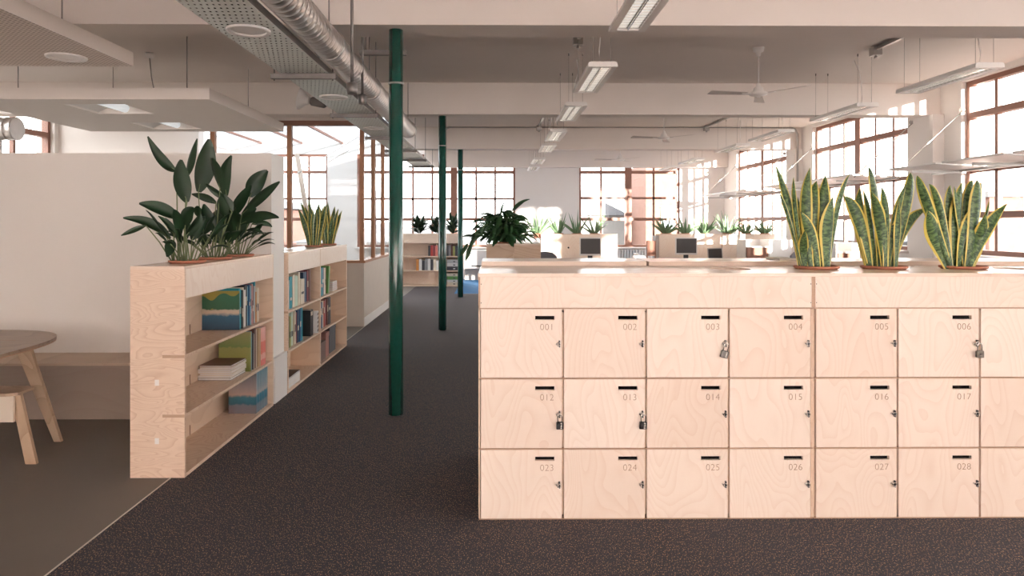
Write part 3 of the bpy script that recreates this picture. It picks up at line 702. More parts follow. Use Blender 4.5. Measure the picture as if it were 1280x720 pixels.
padlock(6, 0, False, mat('grey_lock2', (0.22, 0.20, 0.17), 0.35, 0.8), 'dark metal padlock on locker 006')
padlock(12, 0, True, DARK, 'black combination padlock on locker 012')
padlock(13, 2, True, DARK, 'black combination padlock on locker 013')

# second row of storage behind the lockers
for (x0, x1, s) in ((at(602, 328, 4.12).x, at(808, 328, 4.12).x, 'left'), (at(811, 328, 4.12).x, 3.6, 'right')):
    r = empty('storage_unit', ((x0+x1)/2, 4.3, 0), 'plywood storage unit standing behind the lockers, %s of two' % s, 'storage unit', 'storage units behind the lockers')
    mb = MB(); mb.box(x0+.01, x1-.01, 4.125, 4.14, 0, 1.243); mb.box(x0+.01, x0+.028, 4.14, 4.47, 0, 1.243); mb.box(x1-.028, x1-.01, 4.14, 4.47, 0, 1.243)
    mb.box(x0+.028, x1-.028, 4.14, 4.47, .35, .368); mb.box(x0+.028, x1-.028, 4.14, 4.47, .7, .718); mb.box(x0+.028, x1-.028, 4.14, 4.47, 0, .018)
    mb.build('carcass', PLYI, r)
    MB().box(x0, x1, 4.115, 4.49, 1.243, 1.275).build('top', PLYT, r, bevel=.002)

# ------------------------------------------------------------------ plants
def pot(x, y, z, rt, label, name, cat='potted plant', group=None, h=.17):
    r = empty(name, (x, y, z), label, cat, group)
    MB().lathe([(rt*.70, z-h), (rt*.80, z-.02), (rt*.88, z-.001), (rt, z+.001), (rt, z+.012), (rt*.93, z+.013), (rt*.90, z-.01), (.001, z-.012)], (x, y, 0), n=36).build('pot', TERRA, r)
    MB().lathe([(.001, z+.001), (rt*.86, z-.001), (rt*.86, z-.008)], (x, y, 0), n=24).build('soil', SOIL, r)
    return r
def sprof(t): return min(1, .50+1.1*t) * (1 if t < .55 else max(0.02, 1-((t-.55)/.45)**1.7))
def bprof(t): return max(0.03, math.sin(PI*min(1, t*.93+.04))**.75 * (1.05-.25*t))
def aprof(t): return max(.03, 1-t**1.6)
rnd = random.Random(7)
def snake(x, y, z, px0, leaves, label, S=4.0, ox=960, oy=180, rad=.118, group='snake plants on the lockers'):
    r = pot(x, y, z+.005, rad, label, 'snake_plant', group=group)
    mb = MB()
    for (bx, tx, ty, mx, my, w_) in leaves:
        dp = rnd.uniform(-.05, .05); yy = y+dp
        P = lambda a, b, Y: at(ox+a/S, oy+b/S, Y)
        tip = P(tx, ty, yy+rnd.uniform(-.05, .05)+dp); mid = P(mx, my, yy); b0 = P(bx, 600, y+dp*1.0); b0.z = z-.005
        d = Vector((b0.x-x, b0.y-y)); 
        if d.length > rad*.82: d *= rad*.82/d.length; b0.x, b0.y = x+d.x, y+d.y
        ctrl = 2*mid - (b0+tip)/2
        a = rnd.uniform(-.45, .45)
        mb.leaf(b0, ctrl, tip, w_/S/F*y*1.36, (math.cos(a), math.sin(a), 0), sprof, 16, fold=.16, thick=.004)
    mb.build('foliage', SNAKE, r)
    return r
snake(XP1, YP, 1.25, 0, [(165,35,100,112,335,36),(150,55,245,100,360,14),(215,210,118,190,330,44),(228,243,185,222,340,50),(255,287,155,275,340,50),(300,325,262,305,430,72),
    (305,412,145,352,320,34),(250,162,338,215,455,46),(180,128,165,138,340,20),(180,148,262,165,420,30),(265,262,222,262,400,44),(190,186,430,178,520,36),(235,225,300,225,450,40)],
    'tall snake plant in terracotta pot on lockers, leftmost of the three')
snake(XP2, YP, 1.25, 0, [(510,375,262,452,370,50),(505,460,215,462,400,46),(560,500,110,540,270,42),(535,475,230,515,380,38),(590,568,215,592,370,42),(585,515,240,560,390,46),
    (620,712,142,700,285,46),(625,800,322,690,420,50),(600,692,200,640,370,30),(545,487,290,508,440,46),(600,660,340,630,470,40),(520,478,330,490,460,44),(640,655,280,650,440,30)],
    'snake plant with a leaf arching right, middle of the three on lockers')
snake(XP3, YP, 1.25, 0, [(890,745,158,800,310,40),(890,798,332,842,460,70),(918,805,200,862,330,34),(928,912,205,908,340,36),(940,972,190,948,370,60),(975,1022,180,1000,310,46),
    (958,1060,285,990,430,50),(1000,1195,300,1095,430,48),(1000,1045,180,1042,320,52),(1005,1085,350,1062,480,56),(985,930,210,950,330,24),(1000,1105,280,1082,390,14),(905,850,240,880,400,40),(990,1065,182,1050,330,26)],
    'widest snake plant on lockers, rightmost of the three')
# bookcase snake plants (two pots)
def snake2(xp, Y, n, spread, lab, sd, x_lo, x_hi, ylo):
    rr = random.Random(sd); q = at(xp, 300, Y); r = pot(-2.0, Y, 1.255, .10, lab, 'snake_plant', group='snake plants on the second bookcase'); mb = MB()
    for i in range(n):
        f = (i+.5)/n; tx = x_lo+(x_hi-x_lo)*f + rr.uniform(-2, 2); ty = ylo + rr.uniform(0, 18) + abs(f-.5)*12
        dy = rr.uniform(-.07, .07); tip = at(tx, ty, Y+dy*2)
        b0 = Vector((-2.0+(tip.x+2.0)*.28, Y+dy, 1.24)); b0.x = max(-2.08, min(-1.92, b0.x))
        mid = (b0+tip)/2 + Vector((-(tip.x-b0.x)*.12, 0, .02)); a = rr.uniform(-.5, .5)
        mb.leaf(b0, 2*mid-(b0+tip)/2, tip, rr.uniform(.05, .07), (math.cos(a), math.sin(a), 0), sprof, 12, .16, thick=.004)
    mb.build('foliage', SNAKE, r)
snake2(393, 7.52, 14, 1, 'snake plant on second bookcase, nearer pot', 3, 372, 412, 245)
snake2(413, 8.15, 11, 1, 'snake plant on second bookcase, farther pot', 5, 392, 430, 252)

# aspidistras on the first bookcase
def aspid(x, y, leaves, label):
    z = 1.25; r = pot(x, y, z+.005, .113, label, 'aspidistra_plant', group='aspidistras on the first bookcase'); mb = MB(); st = MB()
    for (sx, bx, by, mx, my, tx, ty, w_) in leaves:
        d = rnd.uniform(-.09, .09); P = lambda a, b, Y: at(140+a/4, 160+b/4, Y)
        b0 = P(sx, 640, y); b0.z = z; v = Vector((b0.x-x, d*.6)); 
        if v.length > .085: v *= .085/v.length
        b0.x, b0.y = x+v.x, y+v.y
        bb = P(bx, by, y+d*.8); tip = P(tx, ty, y+d*1.6); mid = P(mx, my, y+d*1.2)
        st.tube([b0, (b0+bb)/2+Vector((0, 0, .015)), bb, bb+(mid-bb)*.3], [.0045, .004, .0035, .002], 6)
        ctrl = 2*mid-(bb+tip)/2; a = rnd.uniform(-.5, .5)
        dirv = (tip-bb).normalized(); side = Vector((math.cos(a), math.sin(a), 0)) if abs(dirv.z) > .5 else Vector((.2, math.sin(a)*.6, .9))
        mb.leaf(bb, ctrl, tip, w_/4/F*y*1.15, side, bprof, 16, .20)
    for k in range(13):
        a = k*2.4+rnd.uniform(-.4, .4); el = rnd.uniform(.35, 1.1); L_ = rnd.uniform(.16, .30)
        d = Vector((math.cos(a)*math.cos(el), math.sin(a)*math.cos(el), math.sin(el))); b0 = Vector((x+.05*math.cos(a), y+.05*math.sin(a), z)); bb = b0+d*L_*.6+Vector((0, 0, .03))
        st.tube([b0, (b0+bb)/2+Vector((0, 0, .01)), bb, bb+d*.05], [.004, .0035, .003, .002], 6)
        mb.leaf(bb, bb+d*L_*.4+Vector((0, 0, .03)), bb+d*L_*.85+Vector((0, 0, -.05)), rnd.uniform(.045, .07), d.cross(Vector((rnd.uniform(-.4, .4), rnd.uniform(-.4, .4), 1))), bprof, 12, .22)
    st.build('stem', STEM, r); mb.build('foliage', LEAFD, r)
aspid(-1.99, 4.42, [(335,322,215,245,160,178,42,52),(340,375,372,345,270,345,158,78),(372,375,240,392,155,425,52,46),(350,335,455,240,405,135,378,62),(320,290,555,190,480,55,450,50),
    (310,170,488,110,512,45,538,26),(385,365,505,368,440,410,400,60),(330,290,560,292,600,275,645,48),(345,340,570,325,530,330,480,42),(320,310,530,280,485,230,440,36),(300,275,570,258,555,233,535,16),
    (380,400,560,430,500,470,455,50),(390,370,540,420,480,440,430,44)], 'aspidistra with dark arching leaves, nearest pot on first bookcase')
aspid(-1.99, 4.86, [(430,432,320,462,185,485,55,92),(525,540,300,515,215,500,150,62),(540,572,340,560,235,597,137,60),(500,520,375,460,345,398,330,36),(530,590,370,520,320,468,278,30),(470,410,550,490,460,565,385,74),
    (540,570,450,545,400,545,340,62),(480,450,450,430,420,430,390,44),(500,480,600,455,570,440,540,30),(500,520,500,480,440,460,380,46),(520,600,420,570,380,560,330,60),(480,420,520,440,480,480,440,60),(520,540,560,530,500,500,430,60)],
    'tall aspidistra with upright broad leaf, middle pot on first bookcase')
aspid(-1.99, 5.30, [(600,690,345,722,275,778,213,78),(620,650,430,745,340,838,268,48),(600,600,450,642,370,695,285,52),(640,640,480,745,438,835,448,46),(640,680,480,740,440,795,428,26),(640,700,480,760,475,800,495,26),
    (620,670,515,720,510,760,533,20),(600,560,580,565,578,575,572,30),(590,580,500,590,450,620,400,62),(590,550,360,570,380,590,410,60),(600,570,520,560,470,570,420,60),(610,620,560,650,480,720,400,60),(600,590,560,600,500,640,430,60)],
    'aspidistra with leaves leaning right, farthest pot on first bookcase')

# ------------------------------------------------------------------ bookcases
def bookcase(y0, y1, label, holes, divs=(), zt=1.25, bare_end=True):
    xa, xb = -2.16, -1.84
    r = empty('bookcase', (-2.0, (y0+y1)/2, 0), label, 'bookcase', 'plywood bookcases along the aisle')
    e = MB(); e.box(xa, xb, y0, y0+.018, 0, zt-.018)
    e.build('end_panel', PLYH, r)
    e = MB()
    for zz in (.356, .708): e.box(xb-.13, xb, y0-.0006, y0+.001, zz, zz+.018)
    e.build('slot_joint', EDGE, r)
    e = MB()
    for zz in (.20, .545): e.box(xa+.145, xa+.17, y0-.001, y0+.001, zz, zz+.035)
    e.build('tenon', WHITE, r)
    MB().box(xa, xb, y1-.018, y1, 0, zt-.018).build('end_panel', PLYI, r)
    MB().box(xa+.002, xa+.014, y0+.018, y1-.018, .018, zt-.018).build('back_panel', PLYI, r)
    for zz in (.356, .708): MB().box(xa+.014, xb, y0+.018, y1-.018, zz, zz+.018).build('shelf', PLYH, r)
    MB().box(xa+.014, xb, y0+.018, y1-.018, 0, .020).build('base_board', PLYH, r)
    MB().box(xa+.014, xb-.02, y0+.018, y1-.018, 1.06, 1.072).build('planter_floor', PLYI, r)
    MB().box(xb-.018, xb, y0+.018, y1-.018, 1.06, zt-.018).build('fascia', PLY, r)
    for d in divs:
        mb = MB()
        for za, zb_ in ((.020, .356), (.374, .708), (.726, 1.06)): mb.box(xa+.014, xb-.001, d-.009, d+.009, za, zb_)
        mb.build('divider', PLYI, r)
    mb = MB()
    for q in (y0+.75,):
        for zz in (.020, .374, .726): mb.box(xa+.014, xa+.0152, q, q+.012, zz, zz+.07)
    mb.build('notch', mat('notch_shadow_gap', (0.22, 0.13, 0.08), .9), r)
    plate(MB(), xa, xb, y0, y1, zt-.018, zt, holes, 'y').build('top', PLYT, r)
    return r
bookcase(4.05, 5.66, 'near plywood bookcase with three aspidistras on top', [(4.42, -1.99), (4.86, -1.99), (5.30, -1.99)])
bookcase(6.06, 7.17, 'second plywood bookcase beyond the white partition, nearer half', [(6.5, -2.0)])
bookcase(7.172, 8.44, 'second plywood bookcase beyond the white partition, farther half', [(7.52, -2.0), (8.15, -2.0)])

CC = {'teal': (0.01, 0.30, 0.38), 'light blue': (0.22, 0.45, 0.55), 'black': (0.015, 0.015, 0.02), 'cream': (0.70, 0.62, 0.50), 'white': (0.75, 0.74, 0.72), 'navy': (0.02, 0.06, 0.13),
      'dark blue': (0.02, 0.10, 0.22), 'grey': (0.28, 0.28, 0.29), 'brown': (0.12, 0.05, 0.04), 'maroon': (0.22, 0.04, 0.05), 'pink': (0.62, 0.30, 0.30), 'red': (0.45, 0.06, 0.05), 'tan': (0.50, 0.36, 0.22),
      'green': (0.12, 0.30, 0.08), 'pale green': (0.50, 0.62, 0.52), 'olive': (0.36, 0.38, 0.12), 'salmon': (0.72, 0.22, 0.18), 'orange': (0.60, 0.24, 0.06), 'charcoal': (0.06, 0.06, 0.07), 'silver': (0.5, 0.5, 0.5)}
PAGES = mat('paper', (0.72, 0.66, 0.56), 0.9, noise=0.05, scale=50)
def cover(c): return mat('cover_'+c.replace(' ', '_'), CC[c], 0.4, noise=0.12, scale=14)
def picture_mat(name, stops, blob=None):
    """printed cover: bands of colour by height, blobs by noise (Generated coordinates)"""
    if name in MATS: return MATS[name]
    m, nt, b = newmat(name); N = nt.nodes; L = nt.links
    tc = N.new('ShaderNodeTexCoord'); sp = N.new('ShaderNodeSeparateXYZ'); L.new(tc.outputs['Generated'], sp.inputs[0])
    nz = N.new('ShaderNodeTexNoise'); nz.inputs['Scale'].default_value = 5; nz.inputs['Detail'].default_value = 3; L.new(tc.outputs['Generated'], nz.inputs['Vector'])
    h = math_n(nt, 'ADD', sp.outputs['Z'], math_n(nt, 'MULTIPLY', math_n(nt, 'SUBTRACT', nz.outputs['Fac'], .5), .16))
    cr = N.new('ShaderNodeValToRGB'); L.new(h, cr.inputs[0]); e = cr.color_ramp.elements
    e[0].position = stops[0][0]; e[0].color = rgb(stops[0][1]); e[1].position = stops[1][0]; e[1].color = rgb(stops[1][1])
    for p, c in stops[2:]: q = e.new(p); q.color = rgb(c)
    outc = cr.outputs[0]
    if blob:
        n2 = N.new('ShaderNodeTexNoise'); n2.inputs['Scale'].default_value = 2.4; n2.inputs['Detail'].default_value = 0; L.new(tc.outputs['Generated'], n2.inputs['Vector'])
        g = math_n(nt, 'MULTIPLY', math_n(nt, 'GREATER_THAN', n2.outputs['Fac'], .54), math_n(nt, 'GREATER_THAN', h, .55))
        mx = N.new('ShaderNodeMix'); mx.data_type = 'RGBA'; L.new(g, mx.inputs[0]); L.new(outc, mx.inputs[6]); mx.inputs[7].default_value = rgb(blob); outc = mx.outputs[2]
    L.new(outc, b.inputs['Base Color']); b.inputs['Roughness'].default_value = 0.35
    return m
XB = -1.875
ORD = ['first', 'second', 'third', 'fourth', 'fifth', 'sixth', 'seventh', 'eighth', 'ninth', 'tenth', 'eleventh', 'twelfth', 'thirteenth', 'fourteenth', 'fifteenth', 'sixteenth', 'seventeenth', 'eighteenth', 'nineteenth', 'twentieth', 'twenty-first', 'twenty-second', 'twenty-third', 'twenty-fourth']
def book(y, th, h, dp, m, z, label, group, lean=0, xf=XB, pages=True, name='book', band=None):
    r = empty(name, (xf-dp/2, y+th/2, z), label, 'book' if name == 'book' else name.replace('_', ' '), group)
    c = min(.003, th*.2); mb = MB(); x0 = xf-dp
    M = (Matrix.Translation((0, y, z)) @ Matrix.Rotation(R(lean), 4, 'X') @ Matrix.Translation((0, -y, -z))) if lean else None
    mb.box(x0, xf-c, y, y+c, z, z+h, M); mb.box(x0, xf-c, y+th-c, y+th, z, z+h, M); mb.box(xf-c, xf, y, y+th, z, z+h, M)
    mb.build('cover', m, r)
    MB().box(x0+.004, xf-c-.001, y+c+.0003, y+th-c-.0003, z+.003, z+h-.004, M).build('page_block', PAGES, r)
    if band:
        MB().box(xf, xf+.0006, y+th*.15, y+th*.85, z+h*band[1], z+h*band[2], M).build('title_band', mat('band_'+band[0].replace(' ', '_'), CC[band[0]], .5), r)
    return r
def row(spec, y, z, shelf, xf=XB, lean=0):
    br = random.Random(len(shelf)+int(y*10))
    for i, (c, th, h, dp) in enumerate(spec):
        bc = 'cream' if c in ('black', 'navy', 'dark blue', 'teal', 'brown', 'maroon', 'red', 'charcoal', 'green') else 'charcoal'
        h0 = br.uniform(.25, .55)
        book(y, th, h, dp, cover(c), z, '%s spined book, %s from near end, %s' % (c, ORD[i], shelf), 'books on the ' + shelf, xf=xf-br.uniform(0, .015), band=(bc, h0, h0+br.uniform(.08, .25)) if th > .012 and br.random() < .5 else None)
        y += th+.0015
    return y
# near bookcase, top shelf
PIC1 = picture_mat('landscape_cover', [(0, (0.05, 0.09, 0.14)), (.36, (0.05, 0.15, 0.24)), (.44, (0.62, 0.50, 0.40)), (.52, (0.58, 0.50, 0.40)), (.55, (0.04, 0.14, 0.08)), (1, (0.05, 0.20, 0.12))], (0.38, 0.34, 0.08))
g = 'books on the top shelf of near bookcase'
book(5.00, .012, .285, .27, PIC1, .726, 'large book with green and blue landscape cover facing the viewer', g)
S1 = [('teal', .03, .30, .25), ('teal', .016, .29, .24), ('black', .02, .285, .23), ('charcoal', .014, .28, .22), ('cream', .025, .30, .22), ('white', .012, .28, .22), ('black', .055, .31, .24), ('light blue', .018, .30, .22), ('dark blue', .02, .31, .23), ('light blue', .02, .30, .21), ('white', .012, .29, .2),
      ('maroon', .022, .31, .22), ('pink', .015, .31, .2), ('black', .018, .30, .22), ('silver', .012, .29, .21), ('teal', .02, .325, .22), ('orange', .016, .24, .22), ('tan', .014, .24, .2), ('cream', .03, .27, .12)]
row(S1, 5.015, .726, 'near bookcase top shelf')
r = empty('book', (-2.0, 5.35, 1.04), 'large black book lying flat on top of upright books', 'book', g)
# middle shelf
def flat(x0, x1, y0, y1, z, th, m, label, group, name='magazine', rot=0):
    r = empty(name, ((x0+x1)/2, (y0+y1)/2, z), label, name, group); c = Vector(((x0+x1)/2, (y0+y1)/2, 0))
    M = Matrix.Translation(c) @ Matrix.Rotation(R(rot), 4, 'Z') @ Matrix.Translation(-c)
    t = min(.002, th*.2); mb = MB(); mb.box(x0, x1, y0, y1, z, z+t, M); mb.box(x0, x1, y0, y1, z+th-t, z+th, M); mb.box(x0, x0+t, y0, y1, z+t, z+th-t, M); mb.build('cover', m, r)
    MB().box(x0+t+.0005, x1-.002, y0+.001, y1-.001, z+t+.0002, z+th-t-.0002, M).build('page_block', mat('paper_white', (0.72, .70, .68), .8), r)
bpy.data.objects.remove(r)
flat(-2.12, -1.93, 5.08, 5.44, 1.037, .018, cover('black'), 'large black book lying flat on top of upright books', g, 'book')
zz = .374; mr = random.Random(4)
for k, (c, th) in enumerate((('charcoal', .018), ('cream', .016), ('cream', .014), ('cream', .017), ('silver', .013), ('cream', .015), ('brown', .012))):
    flat(-2.14+mr.uniform(-.008, .008), -1.90+mr.uniform(-.008, .008), 4.93, 5.21, zz, th, cover(c), '%s magazine, %s from the bottom of the near bookcase stack' % (c, ORD[k]), 'magazines stacked in near bookcase', rot=mr.uniform(-2.5, 2.5)); zz += th+.0004
PIC2 = picture_mat('olive_cover', [(0, (0.20, 0.22, 0.05)), (.3, (0.33, 0.34, 0.10)), (.6, (0.36, 0.36, 0.12)), (.63, (0.20, 0.30, 0.10)), (1, (0.40, 0.36, 0.16))])
book(5.225, .02, .30, .24, PIC2, .374, 'olive green book with printed cover facing viewer above magazines', 'books on the near bookcase middle shelf')
y = row([('light blue', .012, .30, .22), ('navy', .025, .29, .22), ('charcoal', .022, .28, .2), ('cream', .01, .27, .2), ('brown', .04, .31, .23), ('cream', .012, .3, .2), ('black', .016, .29, .2)], 5.25, .374, 'near bookcase middle shelf')
book(y+.002, .03, .30, .17, cover('tan'), .374, 'tan backed book beside the salmon covered book', 'books on the near bookcase middle shelf', xf=-1.865)
PIC3 = picture_mat('salmon_cover', [(0, (0.70, 0.20, 0.18)), (.14, (0.70, 0.20, 0.18)), (.16, (0.78, 0.45, 0.40)), (.3, (0.78, 0.45, 0.40)), (.33, (0.70, 0.18, 0.14)), (.62, (0.72, 0.20, 0.16)), (.65, (0.80, 0.42, 0.38)), (1, (0.80, 0.46, 0.42))])
book(y+.035, .10, .30, .20, PIC3, .374, 'thick salmon pink book at far end of middle shelf', 'books on the near bookcase middle shelf', xf=-1.862)
# bottom shelf magazines
PIC4 = picture_mat('mountain_cover', [(0, (0.22, 0.20, 0.22)), (.20, (0.20, 0.20, 0.24)), (.24, (0.03, 0.14, 0.20)), (.40, (0.05, 0.20, 0.26)), (.47, (0.55, 0.40, 0.34)), (.62, (0.40, 0.34, 0.33)), (1, (0.18, 0.20, 0.24))])
PIC5 = picture_mat('mountain_spine', [(0, (0.20, 0.26, 0.32)), (.2, (0.20, 0.24, 0.28)), (.26, (0.02, 0.16, 0.24)), (.42, (0.04, 0.22, 0.32)), (.46, (0.50, 0.46, 0.44)), (.6, (0.30, 0.38, 0.42)), (1, (0.12, 0.28, 0.36))])
y = 5.345
for k in range(20):
    th = .0128
    book(y, th, .315 + (k % 3)*.002, .215, PIC4 if k == 0 else PIC5, .020, ('magazine with mountain cover facing viewer on bottom shelf' if k == 0 else 'blue banded mountain magazine, %s behind the front one' % ORD[k-1]), 'matching magazines on the near bookcase bottom shelf', xf=-1.872-(k % 4)*.0015, name='magazine')
    y += th+.0012
# second bookcase
row([('light blue', .05, .33, .24), ('cream', .01, .29, .2), ('black', .03, .27, .22), ('grey', .03, .26, .2), ('white', .03, .26, .2), ('teal', .07, .29, .22), ('navy', .02, .28, .2), ('cream', .06, .30, .22), ('pale green', .06, .29, .22), ('pale green', .04, .28, .22), ('cream', .05, .31, .22), ('white', .03, .31, .22),
     ('cream', .12, .24, .2), ('navy', .12, .30, .22), ('maroon', .04, .31, .22), ('brown', .05, .31, .22), ('charcoal', .04, .31, .2)], 6.09, .726, 'second bookcase top shelf, nearer half')
row([('teal', .11, .30, .23), ('charcoal', .03, .28, .22), ('olive', .04, .28, .2), ('red', .03, .26, .2), ('pale green', .06, .31, .2), ('tan', .02, .28, .2), ('cream', .04, .31, .2), ('maroon', .05, .29, .2), ('navy', .06, .31, .2), ('dark blue', .05, .31, .21), ('teal', .04, .32, .21), ('light blue', .02, .31, .2)], 6.09, .374, 'second bookcase middle shelf, nearer half')
book(6.86, .10, .26, .26, DARK, .374, 'black box file with white label on the second bookcase', 'box files on the second bookcase', xf=-1.86, name='box_file', band=('cream', .78, .93))
r = empty('book', (-1.97, 7.08, .374), 'black and white striped book at the divider', 'book', 'books on the second bookcase middle shelf, nearer half')
MB().box(-2.06, -1.842, 7.06, 7.10, .374, .60).build('cover', mat('striped_base', (.8, .8, .8), .5), r)
mb = MB()
for k in range(5): mb.prism([(7.06, .385+k*.042), (7.10, .40+k*.042), (7.10, .42+k*.042), (7.06, .405+k*.042)], 'x', -1.8419, -1.8410)
mb.build('stripe', DARK, r)
zz = .020
for k, (c, th) in enumerate((('cream', .03), ('cream', .03), ('white', .025), ('charcoal', .012))):
    flat(-2.14, -1.86, 6.12, 6.50, zz, th, cover(c), '%s large folder lying on bottom shelf of second bookcase, %s up' % (c, ORD[k]), 'folders on the second bookcase bottom shelf', 'folder'); zz += th+.0004
row([('red', .10, .31, .22), ('white', .03, .29, .2), ('teal', .06, .30, .22), ('dark blue', .06, .30, .22), ('cream', .08, .29, .2), ('pink', .03, .29, .2)], 7.22, .726, 'second bookcase top shelf, farther half')
book(7.62, .06, .31, .22, cover('green'), .726, 'green book leaning on the second bookcase top shelf', 'books on the second bookcase top shelf', lean=-12)
zz = .726
for k in range(5):
    flat(-2.05, -1.875, 7.86, 8.08, zz, .022, cover(('cream', 'pink')[k % 2]), 'small %s booklet, %s up in the pile on second bookcase' % (('cream', 'pink')[k % 2], ORD[k]), 'booklets piled on second bookcase', 'booklet'); zz += .0224
row([('navy', .05, .28, .2), ('white', .05, .27, .2), ('charcoal', .04, .28, .2), ('dark blue', .05, .28, .2), ('cream', .05, .29, .2), ('red', .05, .28, .2), ('pink', .04, .28, .2), ('maroon', .06, .29, .2), ('brown', .05, .29, .2), ('charcoal', .09, .30, .2)], 7.22, .374, 'second bookcase middle shelf, farther half')
def shelf_box(y0, y1, x0, x1, h, c, label, z=.020):
    r = empty('storage_box', ((x0+x1)/2, (y0+y1)/2, z), label, 'box', 'boxes in the second bookcase')
    m_ = mat('box_'+c[0], c[1], .7); MB().box(x0, x1, y0, y1, z, z+h*.8).build('box_body', m_, r, bevel=.002); MB().box(x0-.003, x1+.003, y0-.003, y1+.003, z+h*.8, z+h).build('lid', m_, r, bevel=.002)
shelf_box(7.24, 7.55, -2.08, -1.88, .20, ('mushroom', (.20, .13, .11)), 'brown cardboard box at the front of bottom shelf')
shelf_box(7.60, 7.74, -2.08, -1.89, .27, ('rose', (.42, .20, .17)), 'tall pinkish box behind the brown one')
shelf_box(7.80, 8.10, -2.05, -1.90, .32, ('slate', (.10, .10, .11)), 'tall dark grey box at the far end of bottom shelf')

# ------------------------------------------------------------------ partition wall, bench, table, stool
struct(MB().box(-5.4, -1.87, 5.70, 6.04, 0, 2.09).build('wall_partition', PART), 'white half-height partition wall behind the near bookcase', 'partition')
struct(MB().box(-1.868, -1.84, 5.705, 6.035, 0, .38).build('trim_2', WHITE), 'white panel at the foot of the partition end', 'panel')
r = empty('bench', (-3.8, 5.45, 0), 'long low built-in bench along the white partition', 'bench')
mb = MB()
for i in range(4): a = -5.4+i*.80; mb.box(a, a+.797, 5.25, 5.695, .415, .433)
mb.build('seat', ply('bench_seat', (0.66, 0.52, 0.40), (0.5, 0.37, 0.27), (0.3, 0.3, 1), 6), r)
MB().box(-5.4, -2.21, 5.27, 5.69, 0, .414).build('bench_front', PLYB, r)
# table
TPLY = ply('table_ply', (0.50, 0.38, 0.28), (0.34, 0.24, 0.17), (0.25, 1, 1), 6, rough=.35)
r = empty('table', (-3.6, 4.2, 0), 'oval plywood table with splayed blade legs at left edge', 'table')
cx_, cy_, hx, hy = -3.86, 4.12, .90, .95
ol = [(cx_+hx*math.copysign(abs(math.cos(a))**(2/3.2), math.cos(a)), cy_+hy*math.copysign(abs(math.sin(a))**(2/3.2), math.sin(a))) for a in [2*PI*i/72 for i in range(72)]]
MB().prism(ol, 'z', .702, .72).build('tabletop', TPLY, r)
MB().prism([(p[0]*.999-.0038, p[1]) for p in ol], 'z', .694, .7018).build('edge_band', EDGE, r)
mb = MB(); mb.box(-3.42, -3.22, 4.60, 4.606, .7201, .7212); mb.build('slot_joint', EDGE, r)
for sx in (-1, 1):
    for sy in (-1, 1):
        top = Vector((cx_+sx*.78, cy_+sy*.36, .694)); foot = Vector((cx_+sx*.84, cy_+sy*.62, 0))
        mb = MB(); W0, W1, T = .060, .030, .014
        c = []
        for (p, w_) in ((top, W0), (foot, W1)):
            for dx, dy in ((-w_, -T), (w_, -T), (w_, T), (-w_, T)): c.append(mb.bm.verts.new((p.x+dx*.8, p.y+dy, p.z)))
        for f in ((0,1,2,3), (7,6,5,4), (0,4,5,1), (1,5,6,2), (2,6,7,3), (3,7,4,0)): mb.bm.faces.new([c[i] for i in f])
        mb.build('leg', ply('leg_ply', (0.66, 0.50, 0.36), (0.46, 0.32, 0.21), (1, 1, .3), 6) if 'leg_ply' not in MATS else MATS['leg_ply'], r)
LEGP = MATS['leg_ply']
r = empty('stool', (-3.2, 4.33, 0), 'low plywood stool with grooved seat and splayed legs', 'stool')
mb = MB(); mb.prism([(-3.48, 4.23), (-3.02, 4.23), (-2.965, 4.26), (-2.965, 4.41), (-3.02, 4.44), (-3.48, 4.44)], 'z', .435, .455); mb.build('seat', LEGP, r, bevel=.004)
mb = MB()
for k in range(5): mb.prism([(-3.42+k*.09, 4.25), (-3.415+k*.09, 4.25), (-3.345+k*.09, 4.42), (-3.35+k*.09, 4.42)], 'z', .4551, .4560)
mb.build('groove', EDGE, r)
for top, foot in ((-3.0, -2.905), (-3.42, -3.51)):
    mb = MB(); c = []
    for (x, z, w_) in ((top, .434, .030), (foot, 0, .034)):
        for dx, dy in ((-w_, -.012), (w_, -.012), (w_, .012), (-w_, .012)): c.append(mb.bm.verts.new((x+dx, 4.30+dy, z)))
    for f in ((0,1,2,3), (7,6,5,4), (0,4,5,1), (1,5,6,2), (2,6,7,3), (3,7,4,0)): mb.bm.faces.new([c[i] for i in f])
    mb.build('leg', LEGP, r)
mb = MB(); wall_boxes(mb, 'x', 4.262, 4.280, -3.42, -2.995, .27, .434, [(-3.33, -3.08, .305, .39)]); mb.build('apron', mat('pale_ply', (.80, .70, .58), .5), r)

# ------------------------------------------------------------------ glazed meeting room beyond the second bookcase
LWX = -1.93; YE = 12.9
lwp = mat('cream_panel', (0.62, 0.54, 0.47), .8)
mb = MB(); mb.box(LWX-.14, LWX, 10.0, YE, 0, .93); mb.box(-4.2, LWX-.14, 10.0, 10.14, 0, .93)
struct(mb.build('wall_low', lwp), 'low cream wall below the glazed meeting room screen', 'low wall')
struct(MB().box(LWX, LWX+.012, 10.0, YE, 0, .13).build('baseboard_aisle', WHITE), 'pale baseboard on the aisle side of low wall', 'baseboard')
r = empty('glazed_screen', (-2.5, 10.5, .93), 'glazed timber screen around the meeting room', 'glass screen', kind='structure')
mb = MB(); mb.box(LWX-.16, LWX+.02, 9.98, YE, .93, .965); mb.box(-4.2, LWX-.16, 9.98, 10.16, .93, .965); mb.build('ledge', TIMBER, r)
zt = 2.99
for yy in (10.03, 10.94, 11.86, 12.8): MB().box(LWX-.065, LWX-.005, yy-.03, yy+.03, .965, zt-.05).build('post', TIMBER, r)
for px in (267, 362.5): x = at(px, 200, 10.05).x; MB().box(x-.032, x+.032, 10.0, 10.08, .965, zt-.05).build('post', TIMBER, r)
